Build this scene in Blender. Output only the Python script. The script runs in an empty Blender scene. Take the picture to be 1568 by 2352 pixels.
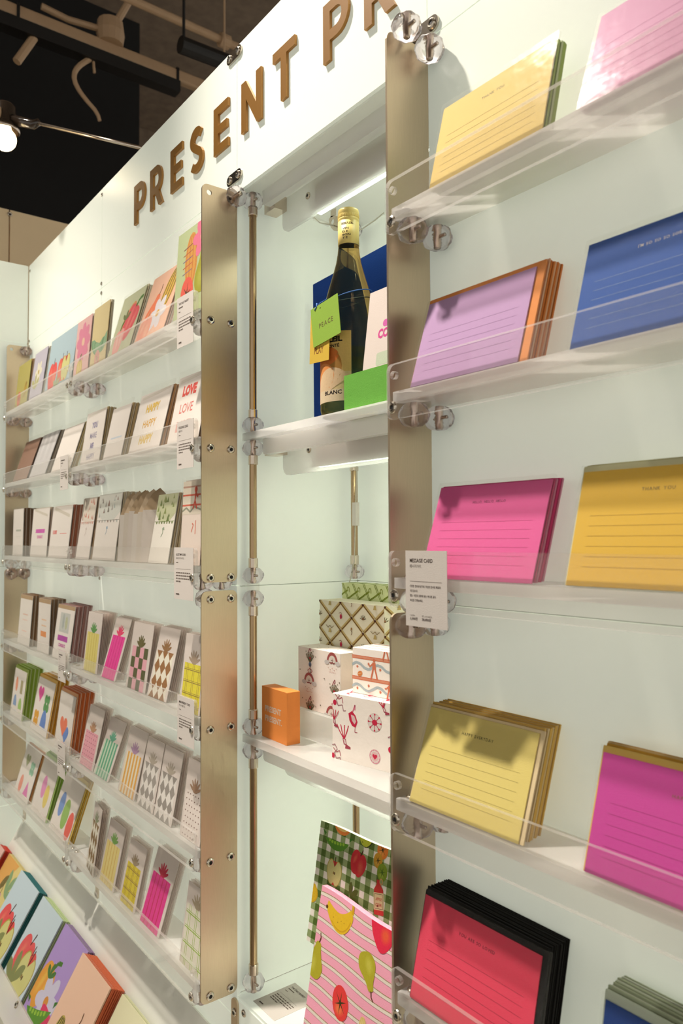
import bpy, math, random
from mathutils import Matrix, Vector
from mathutils.geometry import tessellate_polygon

random.seed(7)
SC = bpy.context.scene
COL = SC.collection
PI = math.pi


def lin(c):
    """hex or 0-255 triple (sRGB) -> linear rgba"""
    if isinstance(c, str):
        c = c.lstrip('#')
        c = tuple(int(c[i:i + 2], 16) for i in (0, 2, 4))
    out = []
    for v in c[:3]:
        v /= 255.0
        out.append(v / 12.92 if v <= 0.04045 else ((v + 0.055) / 1.055) ** 2.4)
    return tuple(out) + (1.0,)


# ------------------------------------------------------------------ camera
FPX = 1724.45                       # focal length in pixels of the 1568 px wide frame
YAW, PITCH, ROLL = (math.radians(a) for a in (52.682, 2.053, -0.297))
CAM = Vector((0.0, -0.62, 1.40))
F0 = Vector((-math.sin(YAW), math.cos(YAW), 0))
R0 = Vector((math.cos(YAW), math.sin(YAW), 0))
U0 = Vector((0, 0, 1))
fw = F0 * math.cos(PITCH) + U0 * math.sin(PITCH)
up = U0 * math.cos(PITCH) - F0 * math.sin(PITCH)
rt = R0 * math.cos(ROLL) + up * math.sin(ROLL)
up = up * math.cos(ROLL) - R0 * math.sin(ROLL)
cam_data = bpy.data.cameras.new('camera')
cam = bpy.data.objects.new('camera', cam_data)
COL.objects.link(cam)
cam.matrix_world = Matrix(((rt.x, up.x, -fw.x, CAM.x), (rt.y, up.y, -fw.y, CAM.y),
                           (rt.z, up.z, -fw.z, CAM.z), (0, 0, 0, 1)))
cam_data.sensor_fit = 'HORIZONTAL'
cam_data.sensor_width = 24.0
cam_data.lens = FPX * 24.0 / 1568.0
cam_data.clip_start = 0.02
cam_data.dof.use_dof = True
cam_data.dof.focus_distance = 1.10
cam_data.dof.aperture_fstop = 8.0
SC.camera = cam

# ------------------------------------------------------------------ world, lights, exposure
SC.view_settings.view_transform = 'Standard'
SC.view_settings.look = 'None'
SC.view_settings.gamma = 1.0
SC.view_settings.use_curve_mapping = False
SC.view_settings.exposure = 0.14
world = bpy.data.worlds.new('shop_ambient')
SC.world = world
world.use_nodes = True
bg = world.node_tree.nodes['Background']
bg.inputs['Color'].default_value = (1.0, 0.955, 0.865, 1)
bg.inputs['Strength'].default_value = 0.66


def spot(name, loc, aim, watts, size=130, radius=0.03, color=(1.0, 0.92, 0.81)):
    d = bpy.data.lights.new(name, 'SPOT')
    d.energy = watts
    d.color = color
    d.spot_size = math.radians(size)
    d.spot_blend = 1.0
    d.shadow_soft_size = radius
    o = bpy.data.objects.new(name, d)
    COL.objects.link(o)
    o.location = loc
    o.rotation_euler = (Vector(aim) - Vector(loc)).to_track_quat('-Z', 'Y').to_euler()
    return o


spot('track_spot', (-1.45, -0.65, 3.60), (-0.55, 0.0, 1.02), 420, 40, 0.055)
spot('track_spot', (-2.30, -0.95, 3.60), (-1.72, -0.05, 0.70), 300, 48, 0.055)
try:
    SC.cycles.max_bounces = 10
    SC.cycles.diffuse_bounces = 6
    SC.cycles.transparent_max_bounces = 28
    SC.cycles.transmission_bounces = 7
    SC.cycles.caustics_reflective = False
    SC.cycles.caustics_refractive = False
    SC.cycles.sample_clamp_indirect = 6.0
    SC.cycles.use_adaptive_sampling = True
    SC.cycles.adaptive_threshold = 0.08
    SC.cycles.adaptive_min_samples = 8
except Exception:
    pass


# ------------------------------------------------------------------ materials
MATS = {}


def nodes_of(m):
    m.use_nodes = True
    return m.node_tree.nodes, m.node_tree.links


def surf(name, color, rough=0.5, metal=0.0, spec=0.5, bump=0.0, scale=200.0, stretch=(1, 1, 1),
         var=0.0, emit=None, estr=0.0, rvar=0.0):
    """principled surface with procedural grain (noise bump, colour and gloss variation)"""
    if name in MATS:
        return MATS[name]
    m = bpy.data.materials.new(name)
    n, l = nodes_of(m)
    b = n['Principled BSDF']
    c = lin(color)
    b.inputs['Base Color'].default_value = c
    b.inputs['Roughness'].default_value = rough
    b.inputs['Metallic'].default_value = metal
    b.inputs['Specular IOR Level'].default_value = spec
    if emit:
        b.inputs['Emission Color'].default_value = lin(emit)
        b.inputs['Emission Strength'].default_value = estr
    if bump or var or rvar:
        tc = n.new('ShaderNodeTexCoord')
        mp = n.new('ShaderNodeMapping')
        mp.inputs['Scale'].default_value = stretch
        nz = n.new('ShaderNodeTexNoise')
        nz.inputs['Scale'].default_value = scale
        nz.inputs['Detail'].default_value = 3
        l.new(tc.outputs['Object'], mp.inputs['Vector'])
        l.new(mp.outputs['Vector'], nz.inputs['Vector'])
        if bump:
            bp = n.new('ShaderNodeBump')
            bp.inputs['Strength'].default_value = bump
            bp.inputs['Distance'].default_value = 0.002
            l.new(nz.outputs['Fac'], bp.inputs['Height'])
            l.new(bp.outputs['Normal'], b.inputs['Normal'])
        if var:
            mx = n.new('ShaderNodeMix')
            mx.data_type = 'RGBA'
            mx.inputs['A'].default_value = tuple(x * (1 - var) for x in c[:3]) + (1,)
            mx.inputs['B'].default_value = tuple(min(1, x * (1 + var)) for x in c[:3]) + (1,)
            l.new(nz.outputs['Fac'], mx.inputs['Factor'])
            l.new(mx.outputs['Result'], b.inputs['Base Color'])
        if rvar:
            mr = n.new('ShaderNodeMapRange')
            mr.inputs['To Min'].default_value = rough - rvar
            mr.inputs['To Max'].default_value = rough + rvar
            l.new(nz.outputs['Fac'], mr.inputs['Value'])
            l.new(mr.outputs['Result'], b.inputs['Roughness'])
    MATS[name] = m
    return m


def paper(color):
    key = 'paper_' + color
    d = 0.90        # uncoated paper reflects a little less than its printed swatch
    c = tuple(int(int(color[i:i + 2], 16) * d) for i in (0, 2, 4))
    return surf(key, c, rough=0.75, spec=0.25, bump=0.12, scale=900, var=0.03)


def clear(name, tint=(1, 1, 1), gloss=1.0, rough=0.02, haze=0.0, hazecol=(1, 1, 1), frost=0.0, bump=0.0):
    """see-through sheet: straight transmission + fresnel gloss on the outer faces + milky haze"""
    if name in MATS:
        return MATS[name]
    m = bpy.data.materials.new(name)
    n, l = nodes_of(m)
    n.remove(n['Principled BSDF'])
    out = n['Material Output']
    tr = n.new('ShaderNodeBsdfTransparent')
    tr.inputs['Color'].default_value = tint + (1,)
    base = tr
    if haze:
        df = n.new('ShaderNodeBsdfDiffuse')
        df.inputs['Color'].default_value = hazecol + (1,)
        tl = n.new('ShaderNodeBsdfTranslucent')
        tl.inputs['Color'].default_value = hazecol + (1,)
        dm = n.new('ShaderNodeMixShader')
        dm.inputs['Fac'].default_value = 0.5
        l.new(df.outputs[0], dm.inputs[1])
        l.new(tl.outputs[0], dm.inputs[2])
        hm = n.new('ShaderNodeMixShader')
        hm.inputs['Fac'].default_value = haze
        l.new(tr.outputs[0], hm.inputs[1])
        l.new(dm.outputs[0], hm.inputs[2])
        base = hm
    gl = n.new('ShaderNodeBsdfGlossy')
    gl.inputs['Roughness'].default_value = rough
    fr = n.new('ShaderNodeFresnel')
    fr.inputs['IOR'].default_value = 1.49
    if bump:
        tc = n.new('ShaderNodeTexCoord')
        nz = n.new('ShaderNodeTexNoise')
        nz.inputs['Scale'].default_value = 45
        nz.inputs['Detail'].default_value = 2
        bp = n.new('ShaderNodeBump')
        bp.inputs['Strength'].default_value = bump
        bp.inputs['Distance'].default_value = 0.004
        l.new(tc.outputs['Object'], nz.inputs['Vector'])
        l.new(nz.outputs['Fac'], bp.inputs['Height'])
        l.new(bp.outputs['Normal'], gl.inputs['Normal'])
        l.new(bp.outputs['Normal'], fr.inputs['Normal'])
    ge = n.new('ShaderNodeNewGeometry')
    inv = n.new('ShaderNodeMath')
    inv.operation = 'SUBTRACT'
    inv.inputs[0].default_value = gloss
    l.new(ge.outputs['Backfacing'], inv.inputs[1])
    inv.use_clamp = True
    mul = n.new('ShaderNodeMath')
    mul.operation = 'MULTIPLY'
    l.new(fr.outputs[0], mul.inputs[0])
    l.new(inv.outputs[0], mul.inputs[1])
    mx = n.new('ShaderNodeMixShader')
    l.new(mul.outputs[0], mx.inputs['Fac'])
    l.new(base.outputs[0], mx.inputs[1])
    l.new(gl.outputs[0], mx.inputs[2])
    l.new(mx.outputs[0], out.inputs['Surface'])
    MATS[name] = m
    return m


def glass(name, tint, ior=1.45, rough=0.0, through=0.0):
    if name in MATS:
        return MATS[name]
    m = bpy.data.materials.new(name)
    n, l = nodes_of(m)
    n.remove(n['Principled BSDF'])
    g = n.new('ShaderNodeBsdfGlass')
    g.inputs['Color'].default_value = tint + (1,)
    g.inputs['IOR'].default_value = ior
    g.inputs['Roughness'].default_value = rough
    t = n.new('ShaderNodeBsdfTransparent')
    t.inputs['Color'].default_value = tint + (1,)
    mx = n.new('ShaderNodeMixShader')
    mx.inputs['Fac'].default_value = through
    l.new(g.outputs[0], mx.inputs[1])
    l.new(t.outputs[0], mx.inputs[2])
    l.new(mx.outputs[0], n['Material Output'].inputs['Surface'])
    MATS[name] = m
    return m


def print_mat(name='printed_ink', rough=0.7):
    if name in MATS:
        return MATS[name]
    m = bpy.data.materials.new(name)
    n, l = nodes_of(m)
    b = n['Principled BSDF']
    a = n.new('ShaderNodeAttribute')
    a.attribute_name = 'Col'
    nz = n.new('ShaderNodeTexNoise')
    nz.inputs['Scale'].default_value = 350
    mr = n.new('ShaderNodeMapRange')
    mr.inputs['To Min'].default_value = 0.72
    mr.inputs['To Max'].default_value = 0.86
    tc = n.new('ShaderNodeTexCoord')
    l.new(tc.outputs['Object'], nz.inputs['Vector'])
    l.new(nz.outputs['Fac'], mr.inputs['Value'])
    mx = n.new('ShaderNodeMix')
    mx.data_type = 'RGBA'
    mx.blend_type = 'MULTIPLY'
    mx.inputs['Factor'].default_value = 1.0
    l.new(a.outputs['Color'], mx.inputs['A'])
    l.new(mr.outputs['Result'], mx.inputs['B'])
    l.new(mx.outputs['Result'], b.inputs['Base Color'])
    b.inputs['Roughness'].default_value = rough
    b.inputs['Specular IOR Level'].default_value = 0.25
    MATS[name] = m
    return m


PANEL = surf('glowing_frosted_panel', (214, 217, 208), rough=0.32, spec=0.35, bump=0.02, scale=60, var=0.015, emit=(240, 246, 226), estr=0.28)  # even glow added to the panel surface to lift the wall; no lamps behind
BACKING = surf('panel_backing', (176, 178, 166), rough=0.8)
STEEL = surf('brushed_steel', (206, 187, 160), rough=0.36, metal=1.0, bump=0.05, scale=40, stretch=(60, 60, 1.5), var=0.10, rvar=0.06)
BOLT = surf('bolt_steel', (205, 196, 182), rough=0.22, metal=1.0, var=0.05, scale=300)
HOLE = surf('hex_socket', (14, 13, 12), rough=0.7)
ROD = surf('bronze_rod', (176, 150, 116), rough=0.20, metal=1.0, var=0.06, scale=30, stretch=(20, 20, 1))
COLLAR = surf('collar_nickel', (214, 200, 184), rough=0.25, metal=1.0, var=0.04, scale=200)
ACRYL = clear('clear_acrylic', tint=(0.985, 0.975, 0.97), haze=0.045, hazecol=(0.95, 0.92, 0.9), rough=0.03)
EDGE = clear('acrylic_edge', tint=(0.9, 0.9, 0.88), haze=0.30, hazecol=(0.95, 0.92, 0.9), rough=0.1)
FROST = clear('frosted_acrylic', tint=(0.98, 0.98, 0.97), haze=0.62, hazecol=(0.985, 0.97, 0.955), rough=0.18)
BALL = glass('clear_knob', (0.95, 0.92, 0.94), ior=1.30, through=0.20)
SLEEVED = clear('sleeved_card', tint=(0.96, 0.95, 0.94), gloss=0.4, rough=0.15, haze=0.42, hazecol=(0.90, 0.82, 0.78))
FILM = clear('clear_film', tint=(0.985, 0.985, 0.98), gloss=0.09, rough=0.20, haze=0.03, hazecol=(0.95, 0.93, 0.9), bump=0.14)
LED = surf('led_strip', (255, 255, 255), emit=(240, 255, 235), estr=15.5)
GOLD = surf('gold_letter', (126, 86, 24), rough=0.45, metal=0.15, bump=0.03, scale=500, var=0.05)
GOLDEDGE = surf('gold_letter_edge', (176, 126, 60), rough=0.4, metal=0.3, var=0.04, scale=300)
INK = print_mat()
WHITEP = surf('white_laminate', (222, 222, 214), rough=0.4, spec=0.35, bump=0.02, scale=60, var=0.015)
WHITE = paper('efe7de')


# ------------------------------------------------------------------ mesh builder
class MB:
    def __init__(self):
        self.v, self.f, self.mi = [], [], []

    def add(self, vs, fs, mi=0):
        o = len(self.v)
        self.v += [tuple(p) for p in vs]
        self.f += [tuple(i + o for i in f) for f in fs]
        self.mi += [mi] * len(fs)

    def box(self, x0, x1, y0, y1, z0, z1, mi=0):
        self.add([(x0, y0, z0), (x1, y0, z0), (x1, y1, z0), (x0, y1, z0),
                  (x0, y0, z1), (x1, y0, z1), (x1, y1, z1), (x0, y1, z1)],
                 [(0, 3, 2, 1), (4, 5, 6, 7), (0, 1, 5, 4), (1, 2, 6, 5), (2, 3, 7, 6), (3, 0, 4, 7)], mi)

    def lathe(self, prof, c=(0, 0, 0), axis='z', seg=24, mi=0, a0=0.0, a1=2 * PI, wob=None):
        """prof: list of (r, h)"""
        full = abs(a1 - a0 - 2 * PI) < 1e-6
        n = seg if full else seg + 1
        vs, fs = [], []
        for r, h in prof:
            for k in range(n):
                a = a0 + (a1 - a0) * k / seg
                rr = r * (wob(a, h) if wob else 1)
                p = (rr * math.cos(a), rr * math.sin(a), h)
                if axis == 'x':
                    p = (p[2], p[0], p[1])
                elif axis == 'y':
                    p = (p[1], p[2], p[0])
                vs.append((c[0] + p[0], c[1] + p[1], c[2] + p[2]))
        for i in range(len(prof) - 1):
            for k in range(seg):
                k2 = (k + 1) % n
                fs.append((i * n + k, i * n + k2, (i + 1) * n + k2, (i + 1) * n + k))
        self.add(vs, fs, mi)

    def tube(self, pts, r, seg=8, mi=0, cap=True):
        pts = [Vector(p) for p in pts]
        vs, fs = [], []
        prev = None
        for i, p in enumerate(pts):
            t = (pts[min(i + 1, len(pts) - 1)] - pts[max(i - 1, 0)]).normalized()
            a = Vector((0, 0, 1)) if abs(t.z) < 0.9 else Vector((1, 0, 0))
            if prev is not None:
                a = prev
            u = (a - t * a.dot(t)).normalized()
            w = t.cross(u)
            prev = u
            rr = r[i] if isinstance(r, (list, tuple)) else r
            for k in range(seg):
                an = 2 * PI * k / seg
                vs.append(p + u * (rr * math.cos(an)) + w * (rr * math.sin(an)))
        for i in range(len(pts) - 1):
            for k in range(seg):
                k2 = (k + 1) % seg
                fs.append((i * seg + k, i * seg + k2, (i + 1) * seg + k2, (i + 1) * seg + k))
        if cap:
            fs.append(tuple(reversed(range(seg))))
            fs.append(tuple(range((len(pts) - 1) * seg, len(pts) * seg)))
        self.add(vs, fs, mi)

    def prism(self, loops, d0, d1, place, mi=0, mi_side=None):
        """loops: outer outline and holes in 2D; place(u, v, d) -> 3D; front cap at d0, back cap at d1"""
        if mi_side is None:
            mi_side = mi
        flat = [p for lp in loops for p in lp]
        tris = tessellate_polygon([[Vector((p[0], p[1], 0)) for p in lp] for lp in loops])
        n = len(flat)
        vs = [place(p[0], p[1], d0) for p in flat] + [place(p[0], p[1], d1) for p in flat]
        self.add(vs, [], mi)
        o = len(self.v) - 2 * n
        for t in tris:
            a = flat[t[0]]
            b = flat[t[1]]
            c = flat[t[2]]
            ccw = (b[0] - a[0]) * (c[1] - a[1]) - (b[1] - a[1]) * (c[0] - a[0]) > 0
            t = tuple(t) if ccw else (t[0], t[2], t[1])
            self.f.append(tuple(o + i for i in t))
            self.f.append(tuple(o + n + i for i in reversed(t)))
            self.mi += [mi, mi]
        s = 0
        for k, lp in enumerate(loops):
            m = len(lp)
            area = sum(lp[i][0] * lp[(i + 1) % m][1] - lp[(i + 1) % m][0] * lp[i][1] for i in range(m))
            flip = (area > 0) == (k == 0)
            for i in range(m):
                j = (i + 1) % m
                q = (o + s + i, o + n + s + i, o + n + s + j, o + s + j)
                self.f.append(q if flip else tuple(reversed(q)))
                self.mi.append(mi_side)
            s += m

    def mesh(self, name, mats, smooth=False):
        me = bpy.data.meshes.new(name)
        me.from_pydata(self.v, [], self.f)
        mats = mats if isinstance(mats, (list, tuple)) else [mats]
        for m in mats:
            me.materials.append(m)
        me.polygons.foreach_set('material_index', self.mi)
        if smooth:
            me.polygons.foreach_set('use_smooth', [True] * len(self.f))
        me.update()
        return me

    def build(self, name, mats, parent=None, smooth=False, loc=(0, 0, 0), rot=(0, 0, 0)):
        return link(name, self.mesh(name, mats, smooth), parent, loc, rot)


def link(name, me, parent=None, loc=(0, 0, 0), rot=(0, 0, 0)):
    o = bpy.data.objects.new(name, me)
    COL.objects.link(o)
    o.location = loc
    o.rotation_euler = rot
    o.parent = parent
    return o


def tag(o, label, cat, group=None):
    if len(label.split()) > 16:
        label = label.replace('packed ', '').replace(' lettering', '').replace('white card with', 'card with')
    o['label'] = label
    o['category'] = cat
    if group:
        o['group'] = group
    return o


def struct(o, label=None):
    o['kind'] = 'structure'
    if label:
        o['label'] = label
    return o


ORDN = 'first second third fourth fifth sixth seventh eighth ninth tenth eleventh twelfth thirteenth fourteenth fifteenth'.split()


def empty(name, loc=(0, 0, 0), rot=(0, 0, 0)):
    return link(name, None, None, loc, rot)


def rrect(x0, x1, y0, y1, r, n=5):
    r = r if isinstance(r, (list, tuple)) else [r] * 4
    pts = []
    for (cx, cy, a, rr) in ((x1, y0, -90, r[1]), (x1, y1, 0, r[2]), (x0, y1, 90, r[3]), (x0, y0, 180, r[0])):
        sx = -1 if cx == x1 else 1
        sy = -1 if cy == y1 else 1
        if rr <= 0:
            pts.append((cx, cy))
            continue
        for k in range(n + 1):
            an = math.radians(a + 90 * k / n)
            pts.append((cx + sx * rr + rr * math.cos(an), cy + sy * rr + rr * math.sin(an)))
    return pts


def circ(cx, cy, r, n=16, ry=None):
    return [(cx + r * math.cos(2 * PI * k / n), cy + (ry or r) * math.sin(2 * PI * k / n)) for k in range(n)]


XZ = lambda u, v, d: (u, d, v)          # plate facing -Y
YZ = lambda u, v, d: (d, u, v)          # plate facing +X when d0 > d1
XY = lambda u, v, d: (u, v, d)


# ------------------------------------------------------------------ flat print
TXT = {}


def text_tris(s, bold=0.0):
    key = (s, bold)
    if key not in TXT:
        c = bpy.data.curves.new('lettering', 'FONT')
        c.body = s
        c.resolution_u = 2
        c.offset = bold
        o = bpy.data.objects.new('lettering', c)
        COL.objects.link(o)
        dg = bpy.context.evaluated_depsgraph_get()
        me = bpy.data.meshes.new_from_object(o.evaluated_get(dg))
        vs = [(v.co.x, v.co.y) for v in me.vertices]
        tr = []
        me.calc_loop_triangles()
        for t in me.loop_triangles:
            tr.append([vs[i] for i in t.vertices])
        xs = [p[0] for p in vs] or [0, 1]
        x0 = min(xs)
        tr = [[(p[0] - x0, p[1]) for p in t] for t in tr]
        TXT[key] = (tr, max(xs) - x0)
        COL.objects.unlink(o)
        bpy.data.objects.remove(o)
        bpy.data.curves.remove(c)
        bpy.data.meshes.remove(me)
    return TXT[key]


def clip_poly(p, x0, x1, y0, y1):
    for ax, val, sg in ((0, x0, 1), (0, x1, -1), (1, y0, 1), (1, y1, -1)):
        q = []
        for i in range(len(p)):
            a, b = p[i], p[(i + 1) % len(p)]
            ia, ib = (a[ax] - val) * sg >= 0, (b[ax] - val) * sg >= 0
            if ia:
                q.append(a)
            if ia != ib:
                t = (val - a[ax]) / (b[ax] - a[ax])
                q.append((a[0] + (b[0] - a[0]) * t, a[1] + (b[1] - a[1]) * t))
        p = q
        if len(p) < 3:
            return []
    return p


class Art:
    """flat print: coloured polygons in card coordinates (metres, origin bottom left), clipped to the sheet"""

    def __init__(self, w, h):
        self.w, self.h = w, h
        self.tris = []          # (tri, colour, layer)
        self.k = 0
        self.T = (0, 0, 1, 0, 1)   # dx, dy, scale, angle, aspect

    def at(self, x=0, y=0, s=1, deg=0, asp=1.0):
        self.T = (x, y, s, math.radians(deg), asp)
        return self

    def tp(self, p):
        x, y, s, a, asp = self.T
        return (x + s * (p[0] * math.cos(a) - p[1] * math.sin(a)), y + asp * s * (p[0] * math.sin(a) + p[1] * math.cos(a)))

    def poly(self, pts, col, new=True):
        if new:
            self.k += 1
        pts = clip_poly([self.tp(p) for p in pts], 0, self.w, 0, self.h)
        if len(pts) < 3:
            return
        c = lin(col)
        if len(pts) == 3:
            self.tris.append((pts, c, self.k))
            return
        for t in tessellate_polygon([[Vector((p[0], p[1], 0)) for p in pts]]):
            self.tris.append(([pts[i] for i in t], c, self.k))

    def blob(self, pts, col, sub=4):
        """closed smooth outline through the given points"""
        n = len(pts)
        out = []
        for i in range(n):
            p0, p1, p2, p3 = pts[i - 1], pts[i], pts[(i + 1) % n], pts[(i + 2) % n]
            for k in range(sub):
                t = k / sub
                out.append(tuple(0.5 * (2 * p1[a] + (p2[a] - p0[a]) * t + (2 * p0[a] - 5 * p1[a] + 4 * p2[a] - p3[a]) * t * t
                                        + (3 * p1[a] - p0[a] - 3 * p2[a] + p3[a]) * t ** 3) for a in (0, 1)))
        self.poly(out, col)

    def soft(self, cx, cy, rx, ry, c0, c1, deg=0, n=4):
        """brushed patch fading from c0 at its rim to c1 in its middle"""
        for k in range(n):
            t = (k + 1) / n
            c = tuple(int(int(c0[i:i + 2], 16) * (1 - t) + int(c1[i:i + 2], 16) * t) for i in (0, 2, 4))
            f = 1.25 - 0.95 * k / n
            self.ell(cx, cy, rx * f, ry * f, c, deg, 14)

    def rect(self, x0, y0, x1, y1, col, new=True):
        self.poly([(x0, y0), (x1, y0), (x1, y1), (x0, y1)], col, new)

    def ell(self, cx, cy, rx, ry, col, deg=0, n=18, a0=0, a1=360):
        a = math.radians(deg)
        pts = []
        full = abs(a1 - a0) >= 360
        for k in range(n if full else n + 1):
            t = math.radians(a0 + (a1 - a0) * k / n)
            x, y = rx * math.cos(t), ry * math.sin(t)
            pts.append((cx + x * math.cos(a) - y * math.sin(a), cy + x * math.sin(a) + y * math.cos(a)))
        self.poly(pts, col)

    def line(self, pts, wd, col):
        self.k += 1
        for a, b in zip(pts, pts[1:]):
            dx, dy = b[0] - a[0], b[1] - a[1]
            L = math.hypot(dx, dy) or 1
            nx, ny = -dy / L * wd / 2, dx / L * wd / 2
            self.poly([(a[0] + nx, a[1] + ny), (a[0] - nx, a[1] - ny), (b[0] - nx, b[1] - ny), (b[0] + nx, b[1] + ny)], col, False)

    def text(self, s, x, y, size, col, align='l', bold=0.0, sx=1.0, track=0.0):
        self.k += 1
        if track:
            ws = [text_tris(ch, bold)[1] if ch != ' ' else 0.3 for ch in s]
            tot = sum(ws) + track * (len(s) - 1)
            px = {'l': 0, 'c': -tot / 2, 'r': -tot}[align]
            for ch, w in zip(s, ws):
                if ch != ' ':
                    for t in text_tris(ch, bold)[0]:
                        self.poly([(x + (px + p[0]) * size * sx, y + p[1] * size) for p in t], col, False)
                px += w + track
            return
        tr, w = text_tris(s, bold)
        off = {'l': 0, 'c': -w / 2, 'r': -w}[align]
        for t in tr:
            self.poly([(x + (p[0] + off) * size * sx, y + p[1] * size) for p in t], col, False)

    def heart(self, cx, cy, s, col, deg=0):
        a = math.radians(deg)
        pts = []
        for k in range(24):
            t = 2 * PI * k / 24
            x = 16 * math.sin(t) ** 3 / 17
            y = (13 * math.cos(t) - 5 * math.cos(2 * t) - 2 * math.cos(3 * t) - math.cos(4 * t)) / 17
            pts.append((cx + s * (x * math.cos(a) - y * math.sin(a)), cy + s * (x * math.sin(a) + y * math.cos(a))))
        self.poly(pts, col)

    def mesh(self, place, name='print', strips=0):
        """place(u, v, off) -> 3D point"""
        vs, fs, cs = [], [], []
        for tri, c, k in self.tris:
            off = 0.0001 + 0.000004 * k
            polys = [tri]
            if strips:
                polys = []
                u0, u1 = min(p[0] for p in tri), max(p[0] for p in tri)
                i = int(u0 / strips)
                while i * strips < u1:
                    q = clip_poly(list(tri), i * strips, (i + 1) * strips, -1, 1)
                    if len(q) > 2:
                        polys.append(q)
                    i += 1
            for q in polys:
                o = len(vs)
                vs += [place(p[0], p[1], off) for p in q]
                fs.append(tuple(range(o, o + len(q))))
                cs += [c] * len(q)
        me = bpy.data.meshes.new(name)
        me.from_pydata(vs, [], fs)
        at = me.attributes.new('Col', 'FLOAT_COLOR', 'CORNER')
        at.data.foreach_set('color', [x for c in cs for x in c])
        me.materials.append(INK)
        me.update()
        return me


def merge_meshes(name, meshes):
    vs, fs, cs = [], [], []
    for me in meshes:
        o = len(vs)
        vs += [tuple(v.co) for v in me.vertices]
        cols = me.attributes['Col'].data
        for p in me.polygons:
            fs.append(tuple(o + i for i in p.vertices))
            cs += [tuple(cols[i].color) for i in p.loop_indices]
        bpy.data.meshes.remove(me)
    m = bpy.data.meshes.new(name)
    m.from_pydata(vs, [], fs)
    at = m.attributes.new('Col', 'FLOAT_COLOR', 'CORNER')
    at.data.foreach_set('color', [x for c in cs for x in c])
    m.materials.append(INK)
    m.update()
    return m


FRONT = lambda u, v, off: (u, -off, v)

# layout (metres): wall face is y = 0, bays run along x, z is up
XF, XM, XL, XR, XE = -2.367, -1.751, -1.100, -0.638, 0.012
ZTOP, ZHDR, ZFT, ZJ, ZFB = 2.241, 2.000, 1.985, 1.3235, 0.665
LROWS = (1.760, 1.549, 1.338, 1.094, 0.8845, 0.6755)
RROWS = (1.753, 1.545, 1.338, 1.096, 0.888)
NX0, NX1, NY, NZ = -1.106, -0.632, 0.260, 0.656       # niche: side walls, back, floor

# ================================================================== the setting
SCREW_ME = None


def screw_mesh():
    """flat bolt head facing -Y (origin at the seat) with a dark hex socket"""
    global SCREW_ME
    if SCREW_ME is None:
        b = MB()
        b.lathe([(0.0001, -0.0016), (0.0026, -0.0016)], axis='y', seg=6, mi=1)
        b.lathe([(0.0026, -0.0016), (0.0027, -0.0022), (0.0042, -0.0024), (0.0056, -0.0016), (0.0060, -0.0008), (0.0060, 0.0)], axis='y', seg=18)
        # wind outwards
        b.f = [tuple(reversed(f)) for f in b.f]
        SCREW_ME = b.mesh('screw', [BOLT, HOLE], smooth=False)
    return SCREW_ME


def screw(parent, loc, facing='-y', s=1.0, name='screw'):
    rot = {'-y': (0, 0, 0), '+x': (0, 0, PI / 2), '+z': (-PI / 2, 0, 0), '-x': (0, 0, -PI / 2)}[facing]
    o = link(name, screw_mesh(), parent, loc, rot)
    o.scale = (s, s, s)
    return o


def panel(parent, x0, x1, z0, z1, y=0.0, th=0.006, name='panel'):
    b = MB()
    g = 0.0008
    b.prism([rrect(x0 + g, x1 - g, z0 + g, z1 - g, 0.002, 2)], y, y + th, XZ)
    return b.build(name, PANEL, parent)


wb = struct(empty('wall_back'), 'long wall of frosted white panels')
b = MB()
b.box(-2.40, XL - 0.020, 0.0075, 0.02, 0.0, ZTOP - 0.002)
b.box(XR + 0.020, 1.35, 0.0075, 0.02, 0.0, ZTOP - 0.002)
b.box(XL - 0.002, XR + 0.002, 0.0075, 0.014, ZHDR + 0.016, ZTOP - 0.002)
b.box(XL - 0.002, XR + 0.002, 0.0075, 0.014, 0.0, NZ - 0.002)
b.build('backing', BACKING, wb)
XEN = -2.385
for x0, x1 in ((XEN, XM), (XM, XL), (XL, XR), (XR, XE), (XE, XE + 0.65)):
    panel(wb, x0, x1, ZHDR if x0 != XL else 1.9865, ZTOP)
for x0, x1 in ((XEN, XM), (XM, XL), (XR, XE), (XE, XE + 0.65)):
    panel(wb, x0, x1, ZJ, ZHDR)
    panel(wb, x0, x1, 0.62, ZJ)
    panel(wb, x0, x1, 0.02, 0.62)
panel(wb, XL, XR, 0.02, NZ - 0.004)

for x, zs in ((XM, (2.226, 2.011, 1.988, 1.335, 1.311)), (XEN + 0.012, (2.222, 2.006, 1.99))):
    for z in zs:
        screw(wb, (x, -0.0002, z), s=0.75, name='bolt')
screw(wb, (-1.078, -0.0002, 0.640), s=1.0, name='bolt')

# niche
wn = struct(empty('wall_niche'), 'white lined display niche in the wall')
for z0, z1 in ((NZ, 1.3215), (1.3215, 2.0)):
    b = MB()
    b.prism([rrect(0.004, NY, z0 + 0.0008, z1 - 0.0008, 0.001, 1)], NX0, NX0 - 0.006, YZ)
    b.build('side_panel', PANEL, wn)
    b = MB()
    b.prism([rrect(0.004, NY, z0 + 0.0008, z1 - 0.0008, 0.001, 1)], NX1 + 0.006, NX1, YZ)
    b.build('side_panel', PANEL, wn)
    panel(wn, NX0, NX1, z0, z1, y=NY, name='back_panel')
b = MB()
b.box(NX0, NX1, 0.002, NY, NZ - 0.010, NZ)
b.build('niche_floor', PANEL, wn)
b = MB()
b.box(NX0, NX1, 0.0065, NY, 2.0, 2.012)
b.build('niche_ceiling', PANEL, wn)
b = MB()
b.box(NX0, NX1, NY + 0.008, NY + 0.02, NZ, 2.0)
b.box(NX0 - 0.02, NX0 - 0.0075, 0.022, NY + 0.02, NZ, 2.0)
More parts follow.
